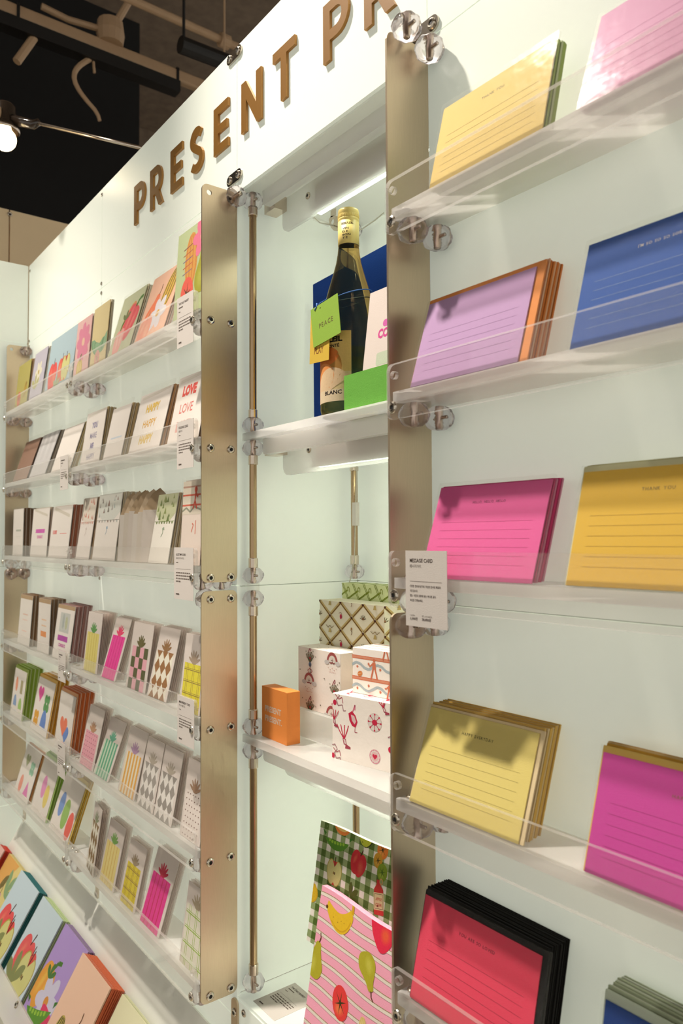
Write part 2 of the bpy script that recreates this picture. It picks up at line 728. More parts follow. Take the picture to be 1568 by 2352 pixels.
b.build('backing', BACKING, wn)

# end wall, closing the bay at the far left
we = struct(empty('wall_end'), 'white panel wall at the far end')
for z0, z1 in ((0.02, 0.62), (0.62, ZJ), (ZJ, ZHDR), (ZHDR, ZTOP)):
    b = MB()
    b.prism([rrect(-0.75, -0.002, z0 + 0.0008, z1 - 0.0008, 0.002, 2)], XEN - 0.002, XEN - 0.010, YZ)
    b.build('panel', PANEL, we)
b = MB()
b.box(XEN - 0.03, XEN - 0.011, -0.75, 0.0, 0.0, ZTOP - 0.002)
b.build('backing', BACKING, we)

# floor and the dark shop shell above
FLOORM = surf('concrete_floor', (205, 194, 178), rough=0.6, bump=0.05, scale=8, var=0.12)
b = MB()
b.box(-8, 5, -6, 4, -0.1, 0.0)
struct(b.build('floor', FLOORM))
CEILM = surf('raw_concrete', (118, 102, 86), rough=0.9, bump=0.5, scale=14, var=0.35)
BLACK = surf('black_paint', (9, 8, 8), rough=0.9)
BEIGE = surf('beige_board', (240, 216, 176), rough=0.8, var=0.05, scale=6)
b = MB()
b.box(-8, 6, -8, 4, 4.9, 5.0)
struct(b.build('ceiling', CEILM))
b = MB()
b.box(-6.1, -6.0, -6, 4, 0, 4.9)
struct(b.build('wall_far', CEILM))
b = MB()
b.box(-4.25, -4.2, -3.2, 1.087, 2.2, 4.48)
struct(b.build('wall_bulkhead', BLACK), 'black painted bulkhead under the ceiling')
wl = struct(empty('wall_left'), 'beige boarded partition behind the end wall')
for y0, y1 in ((-1.2, -0.37), (-0.365, 0.155), (0.160, 0.80)):
    b = MB()
    b.box(-3.33, -3.30, y0, y1, 0.0, 2.784)
    b.build('board', BEIGE, wl)
screw(wl, (-3.299, 0.158, 2.765), '+x', s=1.6, name='bolt')

# ceiling services seen above the wall
DUCT = surf('painted_conduit', (178, 148, 116), rough=0.6, var=0.1, scale=20)
TRACK = surf('black_track', (16, 14, 13), rough=0.5)
b = MB()
b.prism([rrect(-3.225, -3.185, 3.545, 3.600, 0.008, 2)], -2.5, 2.2, XZ)
o = b.build('cable_duct', DUCT)
for y in (-0.9, 0.155, 0.86):
    c = MB()
    c.box(-3.229, -3.181, y - 0.006, y + 0.006, 3.541, 3.604)
    c.build('clip', TRACK, o)
tag(o, 'long beige cable duct running under the dark ceiling', 'duct')
b = MB()
b.box(-3.235, -3.175, -2.5, 0.87, 3.488, 3.540)
o = b.build('lighting_track', TRACK)
tag(o, 'black lighting track hung below the beige cable duct', 'track')
b = MB()
b.tube([(-2.9, -1.6, 3.612), (-2.9, 2.2, 3.612)], 0.017, 10)
o = b.build('conduit_pipe', DUCT)
c = MB()
c.lathe([(0.001, -0.022), (0.030, -0.022), (0.030, 0.022), (0.001, 0.022)], (-2.9, 0.95, 3.612), 'y', 14)
c.build('coupling', DUCT, o)
tag(o, 'thin round beige conduit pipe nearest the wall top', 'pipe')
b = MB()
b.tube([(-2.7, 0.645, 3.366), (-2.7, 0.86, 3.374)], [0.033, 0.033], 16)
b.tube([(-2.7, 0.66, 3.39), (-2.7, 0.66, 4.9)], 0.006, 6)
o = b.build('spot_lamp', TRACK)
tag(o, 'black cylindrical spotlight under the concrete ceiling, unlit', 'spotlight')
b = MB()
b.tube([(-2.8, 0.896, 3.40), (-2.8, 0.896, 4.9)], 0.0045, 6)
o = b.build('hanger_wire', DUCT)
tag(o, 'thin vertical hanger wire beside the conduit pipe', 'wire')
b = MB()
b.tube([(-3.2, 0.225, 3.50), (-3.2, 0.155, 3.365)], 0.017, 8)
o = b.build('pipe_stub', DUCT)
tag(o, 'short slanting beige pipe stub under the track', 'pipe')
b = MB()
pts = []
for k in range(13):
    t = k / 12
    pts.append((-3.2, 0.455 - 0.075 * math.sin(PI * min(1, t * 1.15)) + 0.045 * t * t, 3.495 - 0.26 * t))
b.tube(pts, [0.012 - 0.004 * k / 12 for k in range(13)], 8)
b.tube([(-3.2, 0.47, 3.50), (-3.2, 0.475, 3.44)], 0.006, 6)
o = b.build('dangling_cable', DUCT)
tag(o, 'curved beige cable dangling in front of the black bulkhead', 'cable')
b = MB()
b.lathe([(0.002, -0.05), (0.055, -0.05), (0.062, 0.0), (0.055, 0.05), (0.002, 0.05)], (-3.2, 0.545, 3.645), 'z', 14)
b.tube([(-3.2, 0.55, 3.66), (-3.2, 0.64, 3.85), (-3.2, 0.64, 4.9)], 0.016, 8)
b.tube([(-3.2, 0.53, 3.65), (-3.2, 0.36, 3.63), (-3.2, 0.25, 3.64)], 0.014, 8)
o = b.build('junction_box', DUCT)
tag(o, 'round beige junction box with pipes on the cable duct', 'junction box')

# clamp lamp on the wall top
BP = Vector((-2.10, -0.140, 2.468))
lamp = empty('clamp_lamp', BP)
tag(lamp, 'lit bare bulb clamp lamp on a steel rod above the wall', 'lamp')
BULB = surf('lit_bulb', (255, 250, 235), emit=(255, 226, 170), estr=7.0)
b = MB()
prof = [(0.0005, -0.030)] + [(0.030 * math.sin(PI * k / 12), -0.030 * math.cos(PI * k / 12)) for k in range(1, 9)] + [(0.017, 0.026), (0.0145, 0.040)]
b.lathe(prof, (0, 0, 0), 'z', 24)
b.f = [tuple(f) for f in b.f]
b.build('bulb', BULB, lamp, True)
SOCK = surf('smoked_socket', (52, 42, 34), rough=0.15, spec=0.7)
b = MB()
b.lathe([(0.034, 0.022), (0.036, 0.024), (0.036, 0.030), (0.030, 0.040), (0.028, 0.046), (0.027, 0.088), (0.022, 0.094), (0.001, 0.095)], (0, 0, 0), 'z', 24)
b.build('socket', SOCK, lamp, True)
b = MB()
b.lathe([(0.0365, 0.020), (0.0385, 0.022), (0.0385, 0.027), (0.0365, 0.029)], (0, 0, 0), 'z', 28)
b.build('collar_ring', COLLAR, lamp, True)
A = Vector((0.072, 0.063, 0.032))
b = MB()
b.lathe([(0.001, -0.014), (0.014, -0.014), (0.016, -0.008), (0.016, 0.0), (0.001, 0.002)], (0.018, -0.016, 0.056), 'y', 18)
b.build('knob', DUCT, lamp, True)
b = MB()
b.tube([(0.012, 0.010, 0.052), tuple(A * 0.9), tuple(A * 1.08)], [0.014, 0.012, 0.009], 10)
b.build('clamp_arm', SOCK, lamp, True)
b = MB()
E_ = Vector((-1.468, 0.05, 2.22)) - BP
b.tube([tuple(A), tuple(E_)], 0.0042, 8)
b.build('rod', COLLAR, lamp, True)
pl = bpy.data.lights.new('bulb_light', 'POINT')
pl.energy = 0.5
pl.color = (1.0, 0.80, 0.55)
pl.shadow_soft_size = 0.031
po = bpy.data.objects.new('bulb_light', pl)
COL.objects.link(po)
po.parent = lamp
po.location = (0, 0, -0.034)

# ================================================================== uprights, knobs, shelves
BALL_ME = INSERT_ME = None


def knob_mesh():
    global BALL_ME, INSERT_ME
    if BALL_ME is None:
        b = MB()
        prof = []
        for k in range(13):
            t = -PI / 2 + PI * k / 12
            prof.append((max(0.0172 * math.cos(t) ** 0.72, 0.0045), 0.0138 * math.sin(t) * (1.0 if abs(math.sin(t)) < 0.98 else 0.97)))
        prof = [(0.0005, prof[0][1])] + prof + [(0.0005, prof[-1][1])]
        b.lathe(prof, seg=32, wob=lambda a, h: 1 + 0.075 * math.cos(6 * a) * math.cos(h * 260) + 0.03 * math.cos(11 * a + h * 300))
        BALL_ME = b.mesh('knob', BALL, True)
        c = MB()
        pr = []
        for k in range(11):
            z = -0.0125 + 0.0025 * k
            pr += [(0.0036, z), (0.0042, z + 0.0012)]
        c.lathe([(0.0005, -0.0125)] + pr + [(0.0005, 0.0135)], seg=14)
        INSERT_ME = c.mesh('threaded_insert', COLLAR, True)
    return BALL_ME


def knob(parent, loc, axis='z', s=1.0, insert=True):
    me = knob_mesh()
    rot = {'z': (0, 0, 0), 'x': (0, PI / 2, 0), 'y': (PI / 2, 0, 0)}[axis]
    o = link('knob', me, parent, loc, rot)
    o.scale = (s, s, s)
    if insert:
        link('threaded_insert', INSERT_ME, o)
        c = link('threaded_insert', INSERT_ME, o, (0.0035, 0, 0), (0, PI / 2, 0))
        c.scale = (0.45, 0.45, 0.62)
    return o


def upright(x, z0, z1, screws, label, knobs=(), hole=True):
    """steel fin standing out from the wall; local origin at its foot on the wall"""
    b = MB()
    loops = [rrect(-0.066, -0.0008, z0, z1, 0.010, 5)]
    if hole:
        loops.append(circ(-0.053, z1 - 0.013, 0.0048, 14))
    b.prism(loops, x + 0.0015, x - 0.0015, YZ)
    o = b.build('steel_upright', STEEL)
    for y, z in screws:
        screw(o, (x + 0.0015, y, z), '+x', 1.15)
    for kx, y, z, ax in knobs:
        knob(o, (x + kx, y, z), ax)
    tag(o, label, 'upright', 'steel uprights')
    return o


US = [(-0.014, 1.971)] + [(y, z) for z in (1.760, 1.549, 1.338) for y in (-0.050, -0.013)]
LS = [(y, z) for z in (1.303, 1.094, 0.8845, 0.6755) for y in (-0.050, -0.013)]
for x, nm, kn_u, kn_l in (
        (XF, 'farthest, at the end wall', [(0.017, -0.016, 1.968, 'z')], [(0.017, -0.05, 1.303, 'x'), (0.017, -0.014, 1.303, 'x')]),
        (XL, 'between card shelves and niche', [(0.015, -0.010, 1.972, 'x')], [(-0.016, -0.050, 1.303, 'x')]),
        (XR, 'nearest the camera, right of the niche', [(0.018, -0.050, 1.985, 'z'), (0.020, -0.016, 1.972, 'z')],
         [(0.017, -0.050, 1.303, 'z'), (0.019, -0.015, 1.303, 'z')])):
    near = x == XR
    upright(x, ZJ + 0.007, ZFT, [] if near else US, 'upper brushed steel upright, ' + nm, kn_u, not near)
    upright(x, ZFB, ZJ - 0.007, [] if near else LS, 'lower brushed steel upright, ' + nm, kn_l, False)


def joint_plate(x, z, label):
    b = MB()
    b.prism([rrect(-0.025, 0.025, -0.0095, 0.0095, 0.0094, 6)], -0.0030, -0.0002, XZ)
    o = b.build('joint_plate', BOLT, None, False, (x, 0, z))
    for sx in (-1, 1):
        screw(o, (sx * 0.0145, -0.0030, 0), s=1.1)
    tag(o, label, 'joint plate', 'joint plates over the panel seams')


joint_plate(XL - 0.006, 2.2270, 'small steel joint plate at the wall top above the niche corner')
joint_plate(XL - 0.006, 2.0140, 'small steel joint plate just above the middle steel upright')
joint_plate(XR - 0.004, 2.0130, 'small steel joint plate above the nearest upright, beside its clear knobs')
b = MB()
b.prism([rrect(-0.0105, 0.0105, -0.32, 0.0, 0.0100, 6)], -0.0032, -0.0002, XZ)
o = b.build('seam_strip', STEEL, None, False, (XL - 0.004, 0, 0.652))
for z in (-0.022, -0.085, -0.15):
    screw(o, (0, -0.0032, z), s=1.1)
tag(o, 'vertical steel seam strip below the middle upright', 'seam strip', 'seam strips on the lower wall')
for x, lab in ((XM, 'short steel seam strip below the middle of the lowest card shelf'), (XEN + 0.016, 'short steel seam strip below the lowest card shelf by the end wall')):
    b = MB()
    b.prism([rrect(-0.008, 0.008, -0.10, 0.0, 0.0075, 5)], -0.0032, -0.0002, XZ)
    o = b.build('seam_strip', STEEL, None, False, (x, 0, 0.672))
    screw(o, (0, -0.0032, -0.090), s=1.3)
    tag(o, lab, 'seam strip', 'seam strips on the lower wall')


def shelf(x0, x1, bz, label, left_end=True, right_end=True):
    """acrylic shelf with a clear lip, bolted to clear knobs; bz is the bolt height"""
    o = empty('acrylic_shelf', ((x0 + x1) / 2, -0.035, bz))
    cx = (x0 + x1) / 2
    L = lambda x: x - cx
    oy, oz = 0.035, -bz
    b = MB()
    b.prism([rrect(L(x0) + 0.002, L(x1) - 0.002, -0.0680 + oy, -0.0010 + oy, 0.003, 2)], 0.0072, 0.0188, XY)
    b.f = [tuple(reversed(f)) for f in b.f]
    b.build('board', FROST, o)
    # the clear lip
    b = MB()
    loops = [rrect(L(x0), L(x1), -0.013, 0.0485, 0.008, 5)]
    for ok, xx in ((left_end, x0 + 0.0105), (right_end, x1 - 0.0105)):
        if ok:
            loops.append(circ(L(xx), 0.036, 0.0045, 14))
    b.prism(loops, -0.0740 + oy, -0.0690 + oy, XZ, 0, 1)
    b.build('lip', [ACRYL, EDGE], o)
    for ok, xx, sg in ((left_end, x0 + 0.0105, 1), (right_end, x1 - 0.0105, -1)):
        if not ok:
            continue
        screw(o, (L(xx), -0.0740 + oy, 0.0), '-y', 1.15, 'bolt')
        knob(o, (L(xx) + (0.0105 if sg > 0 else -0.0075), -0.0520 + oy, -0.0075), 'z')
        knob(o, (L(xx) + (0.0135 if sg > 0 else -0.0075), -0.0165 + oy, -0.0085), 'z')
        screw(o, (L(xx), -0.0520 + oy, 0.0190), '+z', 1.0, 'bolt')
    tag(o, label, 'shelf', 'acrylic card shelves')
    return o


ORD = ('top', 'second', 'third', 'fourth', 'fifth', 'lowest')
for i, z in enumerate(LROWS):
    shelf(XF + 0.004, XM - 0.004, z, '%s row clear acrylic card shelf, far half by the end wall' % ORD[i])
    shelf(XM + 0.001, XL - 0.005, z, '%s row clear acrylic card shelf, half left of the middle upright' % ORD[i])
for i, z in enumerate(RROWS):
    shelf(XR + 0.006, XE - 0.004, z, '%s clear acrylic message card shelf right of the niche' % ORD[i], True, True)

# ================================================================== niche: rods, shelves, light strips
NS = ((1.990, 'top'), (1.572, 'middle'), (1.0714, 'lower'))


def rod_post(x, y, label, spans, balls, foot=None):
    o = empty('rod_post', (x, y, NZ))
    for z0, z1 in spans:
        b = MB()
        b.lathe([(0.0005, z0 - NZ), (0.0063, z0 - NZ), (0.0063, z1 - NZ), (0.0005, z1 - NZ)], seg=16)
        b.build('rod', ROD, o, False)
        for za, zb in ((z0 - 0.004, z0 + 0.013), (z1 - 0.013, z1 + 0.004)):
            b = MB()
            b.lathe([(0.0005, za - NZ), (0.0078, za - NZ), (0.0080, za - NZ + 0.001), (0.0080, zb - NZ - 0.001), (0.0068, zb - NZ), (0.0005, zb - NZ)], seg=18)
            b.build('collar', COLLAR, o, False)
    for z in balls:
        knob(o, (0, 0, z - NZ))
    tag(o, label, 'rod', 'threaded rods carrying the niche shelves')
    return o


rod_post(-1.088, 0.0235, 'front bronze rod with clear knobs at the left of the niche',
         ((1.605, 1.961), (1.356, 1.538), (1.106, 1.286), (0.693, 1.036)), (1.974, 1.5915, 1.553, 1.3400, 1.3015, 1.0910, 1.0520, 0.676))
b = MB()
b.lathe([(0.0005, 1.314), (0.0105, 1.314), (0.0105, 1.328), (0.0005, 1.328)], (-1.088, 0.0235, 0), seg=18)
o = b.build('spacer', ACRYL)
o.parent = [x for x in bpy.data.objects if x.name == 'rod_post'][0]
o.matrix_parent_inverse = Matrix.Translation((1.088, -0.0235, -NZ))
rod_post(-1.084, 0.236, 'rear bronze rod with clear knobs in the niche corner',
         ((1.606, 1.962), (1.357, 1.538), (1.106, 1.284), (0.693, 1.036)), (1.975, 1.591, 1.553, 1.340, 1.300, 1.091, 1.052, 0.676))

for m_, nm in NS:
    o = empty('niche_shelf', ((NX0 + NX1) / 2, 0.13, m_))
    cx, cy = (NX0 + NX1) / 2, 0.13
    b = MB()
    b.prism([rrect(NX0 + 0.003 - cx, NX1 - 0.003 - cx, (0.010 if nm != 'top' else 0.0062) - cy, 0.252 - cy, 0.004, 3)], -0.0060, 0.0060, XY)
    b.f = [tuple(reversed(f)) for f in b.f]
    b.build('board', FROST, o)
    b = MB()
    b.prism([rrect(-1.064 - cx, NX1 - 0.004 - cx, -0.032, -0.006, [0.006, 0.0, 0.0, 0.0], 3)], 0.028 - cy, 0.040 - cy, XZ)
    b.build('front_rail', FROST, o)
    b = MB()
    b.prism([rrect(-1.074 - cx, NX1 - 0.006 - cx, -0.064, -0.006, [0.016, 0.016, 0, 0], 6)], 0.074 - cy, 0.079 - cy, XZ)
    b.build('light_baffle', FROST, o)
    screw(o, (-0.996 - cx, 0.074 - cy, -0.027), '-y', 1.0)
    b = MB()
    b.box(-1.094 - cx, -1.060 - cx, 0.050 - cy, 0.074 - cy, -0.030, -0.006)
    b.build('bracket', COLLAR, o)
    b = MB()
    b.box(-0.990 - cx, -0.700 - cx, 0.088 - cy, 0.096 - cy, -0.055, -0.049)
    b.build('light_strip', LED, o)
    b = MB()
    b.box(-0.992 - cx, -0.698 - cx, 0.0845 - cy, 0.098 - cy, -0.0485, -0.006)
    b.box(-0.992 - cx, -0.698 - cx, 0.0845 - cy, 0.0868 - cy, -0.0550, -0.0485)
    b.build('strip_shield', WHITE, o)  # unseen opaque profile, added to keep the strip's light off the baffle
    tag(o, '%s frosted acrylic niche shelf with a lit strip behind its baffle' % nm, 'shelf', 'frosted niche shelves')

# bracket ear and wires at the niche top
b = MB()
pts = [(0.000, 0.0), (0.022, -0.012), (0.026, -0.030), (0.020, -0.042), (0.010, -0.046), (-0.004, -0.040), (-0.016, -0.028), (-0.024, -0.014), (-0.026, -0.002), (-0.018, 0.004)]
b.prism([pts, circ(-0.010, -0.014, 0.0072, 14)], 0.0, 0.002, XZ)
o = b.build('bracket_ear', COLLAR, None, False, (-1.0455, 0.165, 1.9715))
o.scale = (0.66, 0.66, 0.66)
c = MB()
c.box(-0.018, 0.004, 0.0, 0.002, 0.0, 0.0185)
c.build('tab', COLLAR, o)
tag(o, 'pierced steel bracket ear hanging under the top niche shelf', 'bracket')
b = MB()
b.tube([(-0.992, 0.092, 1.9395), (-1.018, 0.098, 1.9430), (-1.034, 0.125, 1.9440), (-1.048, 0.160, 1.9540), (-1.046, 0.195, 1.9550), (-1.038, 0.220, 1.9575), (-1.020, 0.236, 1.972), (-1.005, 0.245, 1.983)], 0.0012, 6)
o = b.build('light_cable', surf('cable_clear', (196, 188, 172), rough=0.3))
c = MB()
c.tube([(-1.024, 0.106, 1.9432), (-1.044, 0.150, 1.9505)], 0.0036, 8)
c.build('plug', ACRYL, o)
tag(o, 'thin light cable with a clear plug behind the wine bottle', 'cable', 'cables of the strip lights')
b = MB()
b.tube([(-1.070, 0.232, 1.545), (-1.066, 0.226, 1.48), (-1.071, 0.228, 1.44), (-1.072, 0.226, 1.36), (-1.078, 0.216, 1.31)], 0.0011, 6)
o = b.build('light_cable', surf('cable_clear', (196, 188, 172)))
c = MB()
c.box(-1.073, -1.062, 0.222, 0.230, 1.424, 1.466)
c.build('plug', WHITE, o)
tag(o, 'thin light cable with a white plug beside the rear rod', 'cable', 'cables of the strip lights')

# ================================================================== cards
def place_slab(o, x, y, z, tilt, yaw=0.0, roll=0.0):
    o.location = (x, y, z)
    o.rotation_euler = (-math.radians(tilt), math.radians(roll), math.radians(yaw))


def slab_mesh(w, h, th, mat, name='card', r=0.0, y0=0.0):
    b = MB()
    if r:
        b.prism([rrect(0, w, 0, h, r, 3)], y0, y0 + th, XZ)
    else:
        b.box(0, w, y0, y0 + th, 0, h)
    return b.mesh(name, mat)


def card(row, x, w, h, tilt, face, label, art=None, n=0, sp=0.0030, behind=None, behind_label=None,
         env=None, em=(0.004, 0.004), sleeve=0.010, th=0.0012, y=-0.060, yaw=0.0, roll=0.0,
         name='greeting_card', cat='card', group=None, zrise=0.019, floor_z=None):
    """one card leaning on a shelf, with the cards packed behind it as things of their own"""
    z = (row + zrise if floor_z is None else floor_z) + (th + (0.0017 if env else 0) + (0.0012 if sleeve else 0)) * math.sin(math.radians(tilt)) + 0.0004
    o = link(name, slab_mesh(w, h, th, paper(face), name))
    place_slab(o, x, y, z, tilt, yaw, roll)
    tag(o, label, cat, group)
    if art:
        A_ = Art(w, h)
        art(A_, w, h)
        link('print', A_.mesh(FRONT), o)
    et = 0.0
    if env:
        et = 0.0014
        b = MB()
        b.prism([rrect(-0.002, w + em[0], 0, h + em[1], 0.001, 2)], th + 0.0003, th + 0.0003 + et, XZ)
        b.build('envelope', paper(env), o)
    if sleeve:
        b = MB()
        b.prism([rrect(-0.003, w + 0.003 + (em[0] if env else 0), 0.0, h + sleeve, 0.001, 2)], -0.0011, th + et + 0.0012, XZ)
        b.build('sleeve', FILM, o)
    ct = math.cos(math.radians(tilt))
    st = math.sin(math.radians(tilt))
    room = -0.0025 - (y + h * st)
    n = max(0, min(n, int((room - 0.003) / (sp / ct))))
    if n:
        bw = w + (em[0] if env else 0)
        bh = h + (em[1] if env else 0)
        bc = behind or face
        pale = '%02x%02x%02x' % tuple(int(int(bc[i:i + 2], 16) * .55 + 244 * .45) for i in (0, 2, 4))
        dark = max(int(bc[i:i + 2], 16) for i in (0, 2, 4)) < 60
        if name == 'gift_card':
            kinds = [slab_mesh(bw, bh, sp * 0.42, SLEEVED, 'stacked_card')]
        else:
            kinds = [slab_mesh(bw, bh, sp * (0.60 if dark else 0.80), paper(bc), 'stacked_card'), slab_mesh(bw, bh, sp * (0.60 if dark else 0.80), paper(bc if dark else pale), 'stacked_card')]
        for k in range(1, n + 1):
            c = link('stacked_' + name, kinds[(0, 0, 1)[k % 3] % len(kinds)])
            place_slab(c, x + random.uniform(-0.0012, 0.0012) + (-0.002 if env else 0), y + (th + et + 0.0020) / ct + (k - 0.8) * sp / ct,
                       z + random.uniform(0, 0.0022), tilt, yaw, roll)
            tag(c, ORDN[k - 1] + ' ' + (behind_label or 'card packed behind the ' + label), cat, 'cards stacked behind the ' + label.split(',')[0])
    return o


def lines(A_, w, h, col, y0, dy, n, wd=0.0003, m=0.09):
    for k in range(n):
        A_.rect(w * m, y0 - dy * k, w * (1 - m), y0 - dy * k + wd, col)


def note(text, ink, line_col, txt=0.0044, ty=0.80, n=6):
    def f(A_, w, h):
        if text:
            A_.text(text, w / 2, h * ty, txt, ink, 'c', 0.008, track=0.16)
        lines(A_, w, h, line_col, h * 0.60, h * 0.088, n)
    return f


MW, MH = 0.148, 0.105
card(RROWS[0], -0.572, MW, 0.100, 14, 'f0d27c', 'yellow THANK YOU message card in a clear sleeve on the top right shelf',
     note('THANK YOU.', '9a8e60', 'b9a35a'), 4, 0.0034, 'a9c06c', 'green-edged message card packed behind the top shelf yellow card', y=-0.064, sleeve=0.006, name='message_card')
card(RROWS[0], -0.384, MW, MH, 20, 'f6b8da', 'pale pink message card at the right edge of the top shelf',
     note('', 'c090b0', 'e39ac4'), 3, 0.003, 'f3c9de', 'pink card packed behind the pale pink message card', y=-0.064, sleeve=0.004, name='message_card')
card(RROWS[1], -0.604, MW, 0.102, 17.5, 'c9a0cf', 'lilac message card with an orange envelope in a creased sleeve',
     note('', '9a78a4', 'b48bbb'), 9, 0.0026, 'e0813a', 'orange envelope packed behind the lilac message card', env='f0954a', em=(0.010, 0.006), y=-0.064, sleeve=0.004, name='message_card')
card(RROWS[1], -0.398, MW, MH, 17.6, '2f5cae', "blue I'M SO SO SO SORRY message card on the second shelf",
     note("I'M SO SO SO SORRY", 'd8d4d0', '9fb6dc', 0.0040), 3, 0.003, 'c8cfc4', 'pale card packed behind the blue sorry card', y=-0.064, sleeve=0.005, name='message_card')
card(RROWS[2], -0.591, MW, 0.103, 18.8, 'f268a8', 'hot pink HELLO HELLO HELLO message card beside the price tag',
     note('HELLO, HELLO, HELLO', '7d3a58', 'cf4d88', 0.0038), 5, 0.0028, 'd63b78', 'deep pink card packed behind the HELLO message card', y=-0.064, sleeve=0.005, name='message_card')
card(RROWS[2], -0.406, MW, MH, 16.7, 'efc24a', 'golden yellow THANK YOU message card with a pale envelope',
     note('THANK YOU', '8b7a4a', 'b08a30'), 4, 0.003, 'c9c48c', 'pale green envelope packed behind the golden yellow card', env='e4e2b4', em=(0.002, 0.006), y=-0.064, sleeve=0.006, name='message_card')
card(RROWS[3], -0.611, MW, 0.102, 19.5, 'f3df84', 'pale yellow HAPPY EVERYDAY message card on the fourth shelf',
     note('HAPPY EVERYDAY', '6a6440', 'b8a75c'), 10, 0.0025, 'e9bf62', 'yellow card packed behind the HAPPY EVERYDAY card', env='f4dcae', em=(0.005, 0.003), y=-0.064, sleeve=0.004, name='message_card')
card(RROWS[3], -0.392, MW, 0.100, 18.3, 'd84aa6', 'magenta HAPPY message card with a yellow envelope in a glossy sleeve',
     note('HAPPY', '9c6a5a', 'b33a80', ty=0.78), 4, 0.003, 'd9a53c', 'golden envelope packed behind the magenta card', env='edc762', em=(0.003, 0.006), y=-0.064, sleeve=0.006, name='message_card')
card(RROWS[4], -0.613, 0.156, 0.104, 14, 'fa4a68', 'red YOU ARE SO LOVED message card with a black envelope',
     note('YOU ARE SO LOVED', '6a2430', 'a82c40'), 15, 0.0020, '191715', 'black envelope packed behind the YOU ARE SO LOVED card', env='1a1817', em=(0.006, 0.005), y=-0.064, sleeve=0.006, name='message_card')
card(RROWS[4], -0.388, MW, 0.098, 13, '1f4a9c', 'dark blue message card with a pale green envelope, lowest at right',
     note('', '1f4a9c', '2c58aa'), 9, 0.0030, 'a9b596', 'sage green card packed behind the dark blue message card', env='cfdcc8', em=(0.004, 0.008), y=-0.064, sleeve=0.006, name='message_card')


# ---- fruit and other motifs for the illustrated prints
def m_apple(A_, c='e23b46', hi='f07058', stem='4a1a14'):
    A_.blob([(0.02, 0.40), (0.14, 0.47), (0.28, 0.44), (0.40, 0.30), (0.45, 0.05), (0.38, -0.25), (0.22, -0.46), (0.08, -0.48), (0, -0.45),
             (-0.10, -0.48), (-0.26, -0.44), (-0.40, -0.22), (-0.46, 0.06), (-0.40, 0.32), (-0.26, 0.46), (-0.10, 0.46)], c)
    A_.soft(0.18, -0.08, 0.15, 0.27, c, hi, 12)
    A_.soft(-0.22, 0.10, 0.08, 0.20, c, hi, -14, 3)
    A_.line([(0.02, 0.34), (0.07, 0.62)], 0.045, stem)


def m_half(A_):
    A_.blob([(0, 0.34), (0.16, 0.46), (0.32, 0.42), (0.44, 0.22), (0.44, -0.06), (0.30, -0.38), (0.12, -0.48), (0, -0.42), (-0.12, -0.48),
             (-0.30, -0.38), (-0.44, -0.06), (-0.44, 0.22), (-0.32, 0.42), (-0.16, 0.46)], 'b8a64a')
    A_.blob([(0, 0.30), (0.16, 0.43), (0.30, 0.39), (0.41, 0.20), (0.41, -0.06), (0.28, -0.36), (0.12, -0.45), (0, -0.38), (-0.12, -0.45),
             (-0.28, -0.36), (-0.41, -0.06), (-0.41, 0.20), (-0.30, 0.39), (-0.16, 0.43)], 'd9d58c')
    A_.poly([(-0.14, 0.42), (0.14, 0.42), (0, 0.20)], 'd8483c')
    A_.poly([(-0.09, -0.46), (0.09, -0.46), (0, -0.34)], 'd8483c')
    A_.ell(-0.035, -0.02, 0.03, 0.055, '8a6a2a')
    A_.ell(0.035, -0.02, 0.03, 0.055, '5a3a18')
    A_.line([(0, 0.22), (0.01, 0.58)], 0.04, '4a2018')


def m_pea(A_):
    up_, lo = [], []
    for k in range(13):
        t = -1 + 2 * k / 12
        y = 0.09 * t * t
        wd = 0.17 * (1 - abs(t) ** 2.4)
        up_.append((t * 0.5, y + wd * 0.4))
        lo.append((t * 0.5, y - wd))
    A_.poly(lo + up_[::-1], '5f9a2c')
    for k in range(6):
        t = -0.62 + 1.16 * k / 5
        A_.ell(t * 0.5, 0.09 * t * t + 0.015, 0.042, 0.042, '9ccb3c', 0, 10)
    A_.poly([(-0.5, 0.14), (-0.62, 0.30), (-0.46, 0.22)], '3f7a24')
    A_.poly([(0.5, 0.14), (0.66, 0.26), (0.50, 0.24)], '3f7a24')


def m_avocado(A_):
    A_.ell(0.03, 0, 0.36, 0.5, '3a3a18', 0, 20)
    A_.ell(0, 0, 0.35, 0.48, 'c4cc3c', 0, 20)
    A_.ell(-0.04, 0.10, 0.19, 0.24, 'c8674a', 0, 16)


def m_melon(A_):
    A_.ell(0, 0, 0.5, 0.36, 'ee8a3c', 0, 16, 180, 360)
    A_.ell(0, 0.0, 0.42, 0.22, 'f3cf7c', 0, 14, 180, 360)
    A_.ell(0.02, -0.05, 0.14, 0.06, 'd88a38', 0, 10)


def m_tomato(A_, c='e9403c', hi='f27a48', leaf='3c3a16'):
    A_.ell(0, 0, 0.40, 0.5, c, 0, 20)
    A_.soft(-0.06, -0.20, 0.20, 0.16, c, hi)
    for k in range(6):
        a = k * PI / 3 + 0.3
        A_.poly([(0.03 * math.cos(a + 1.57), 0.03 * math.sin(a + 1.57)), (0.30 * math.cos(a), 0.36 * math.sin(a)), (-0.03 * math.cos(a + 1.57), -0.03 * math.sin(a + 1.57))], leaf, k == 0)


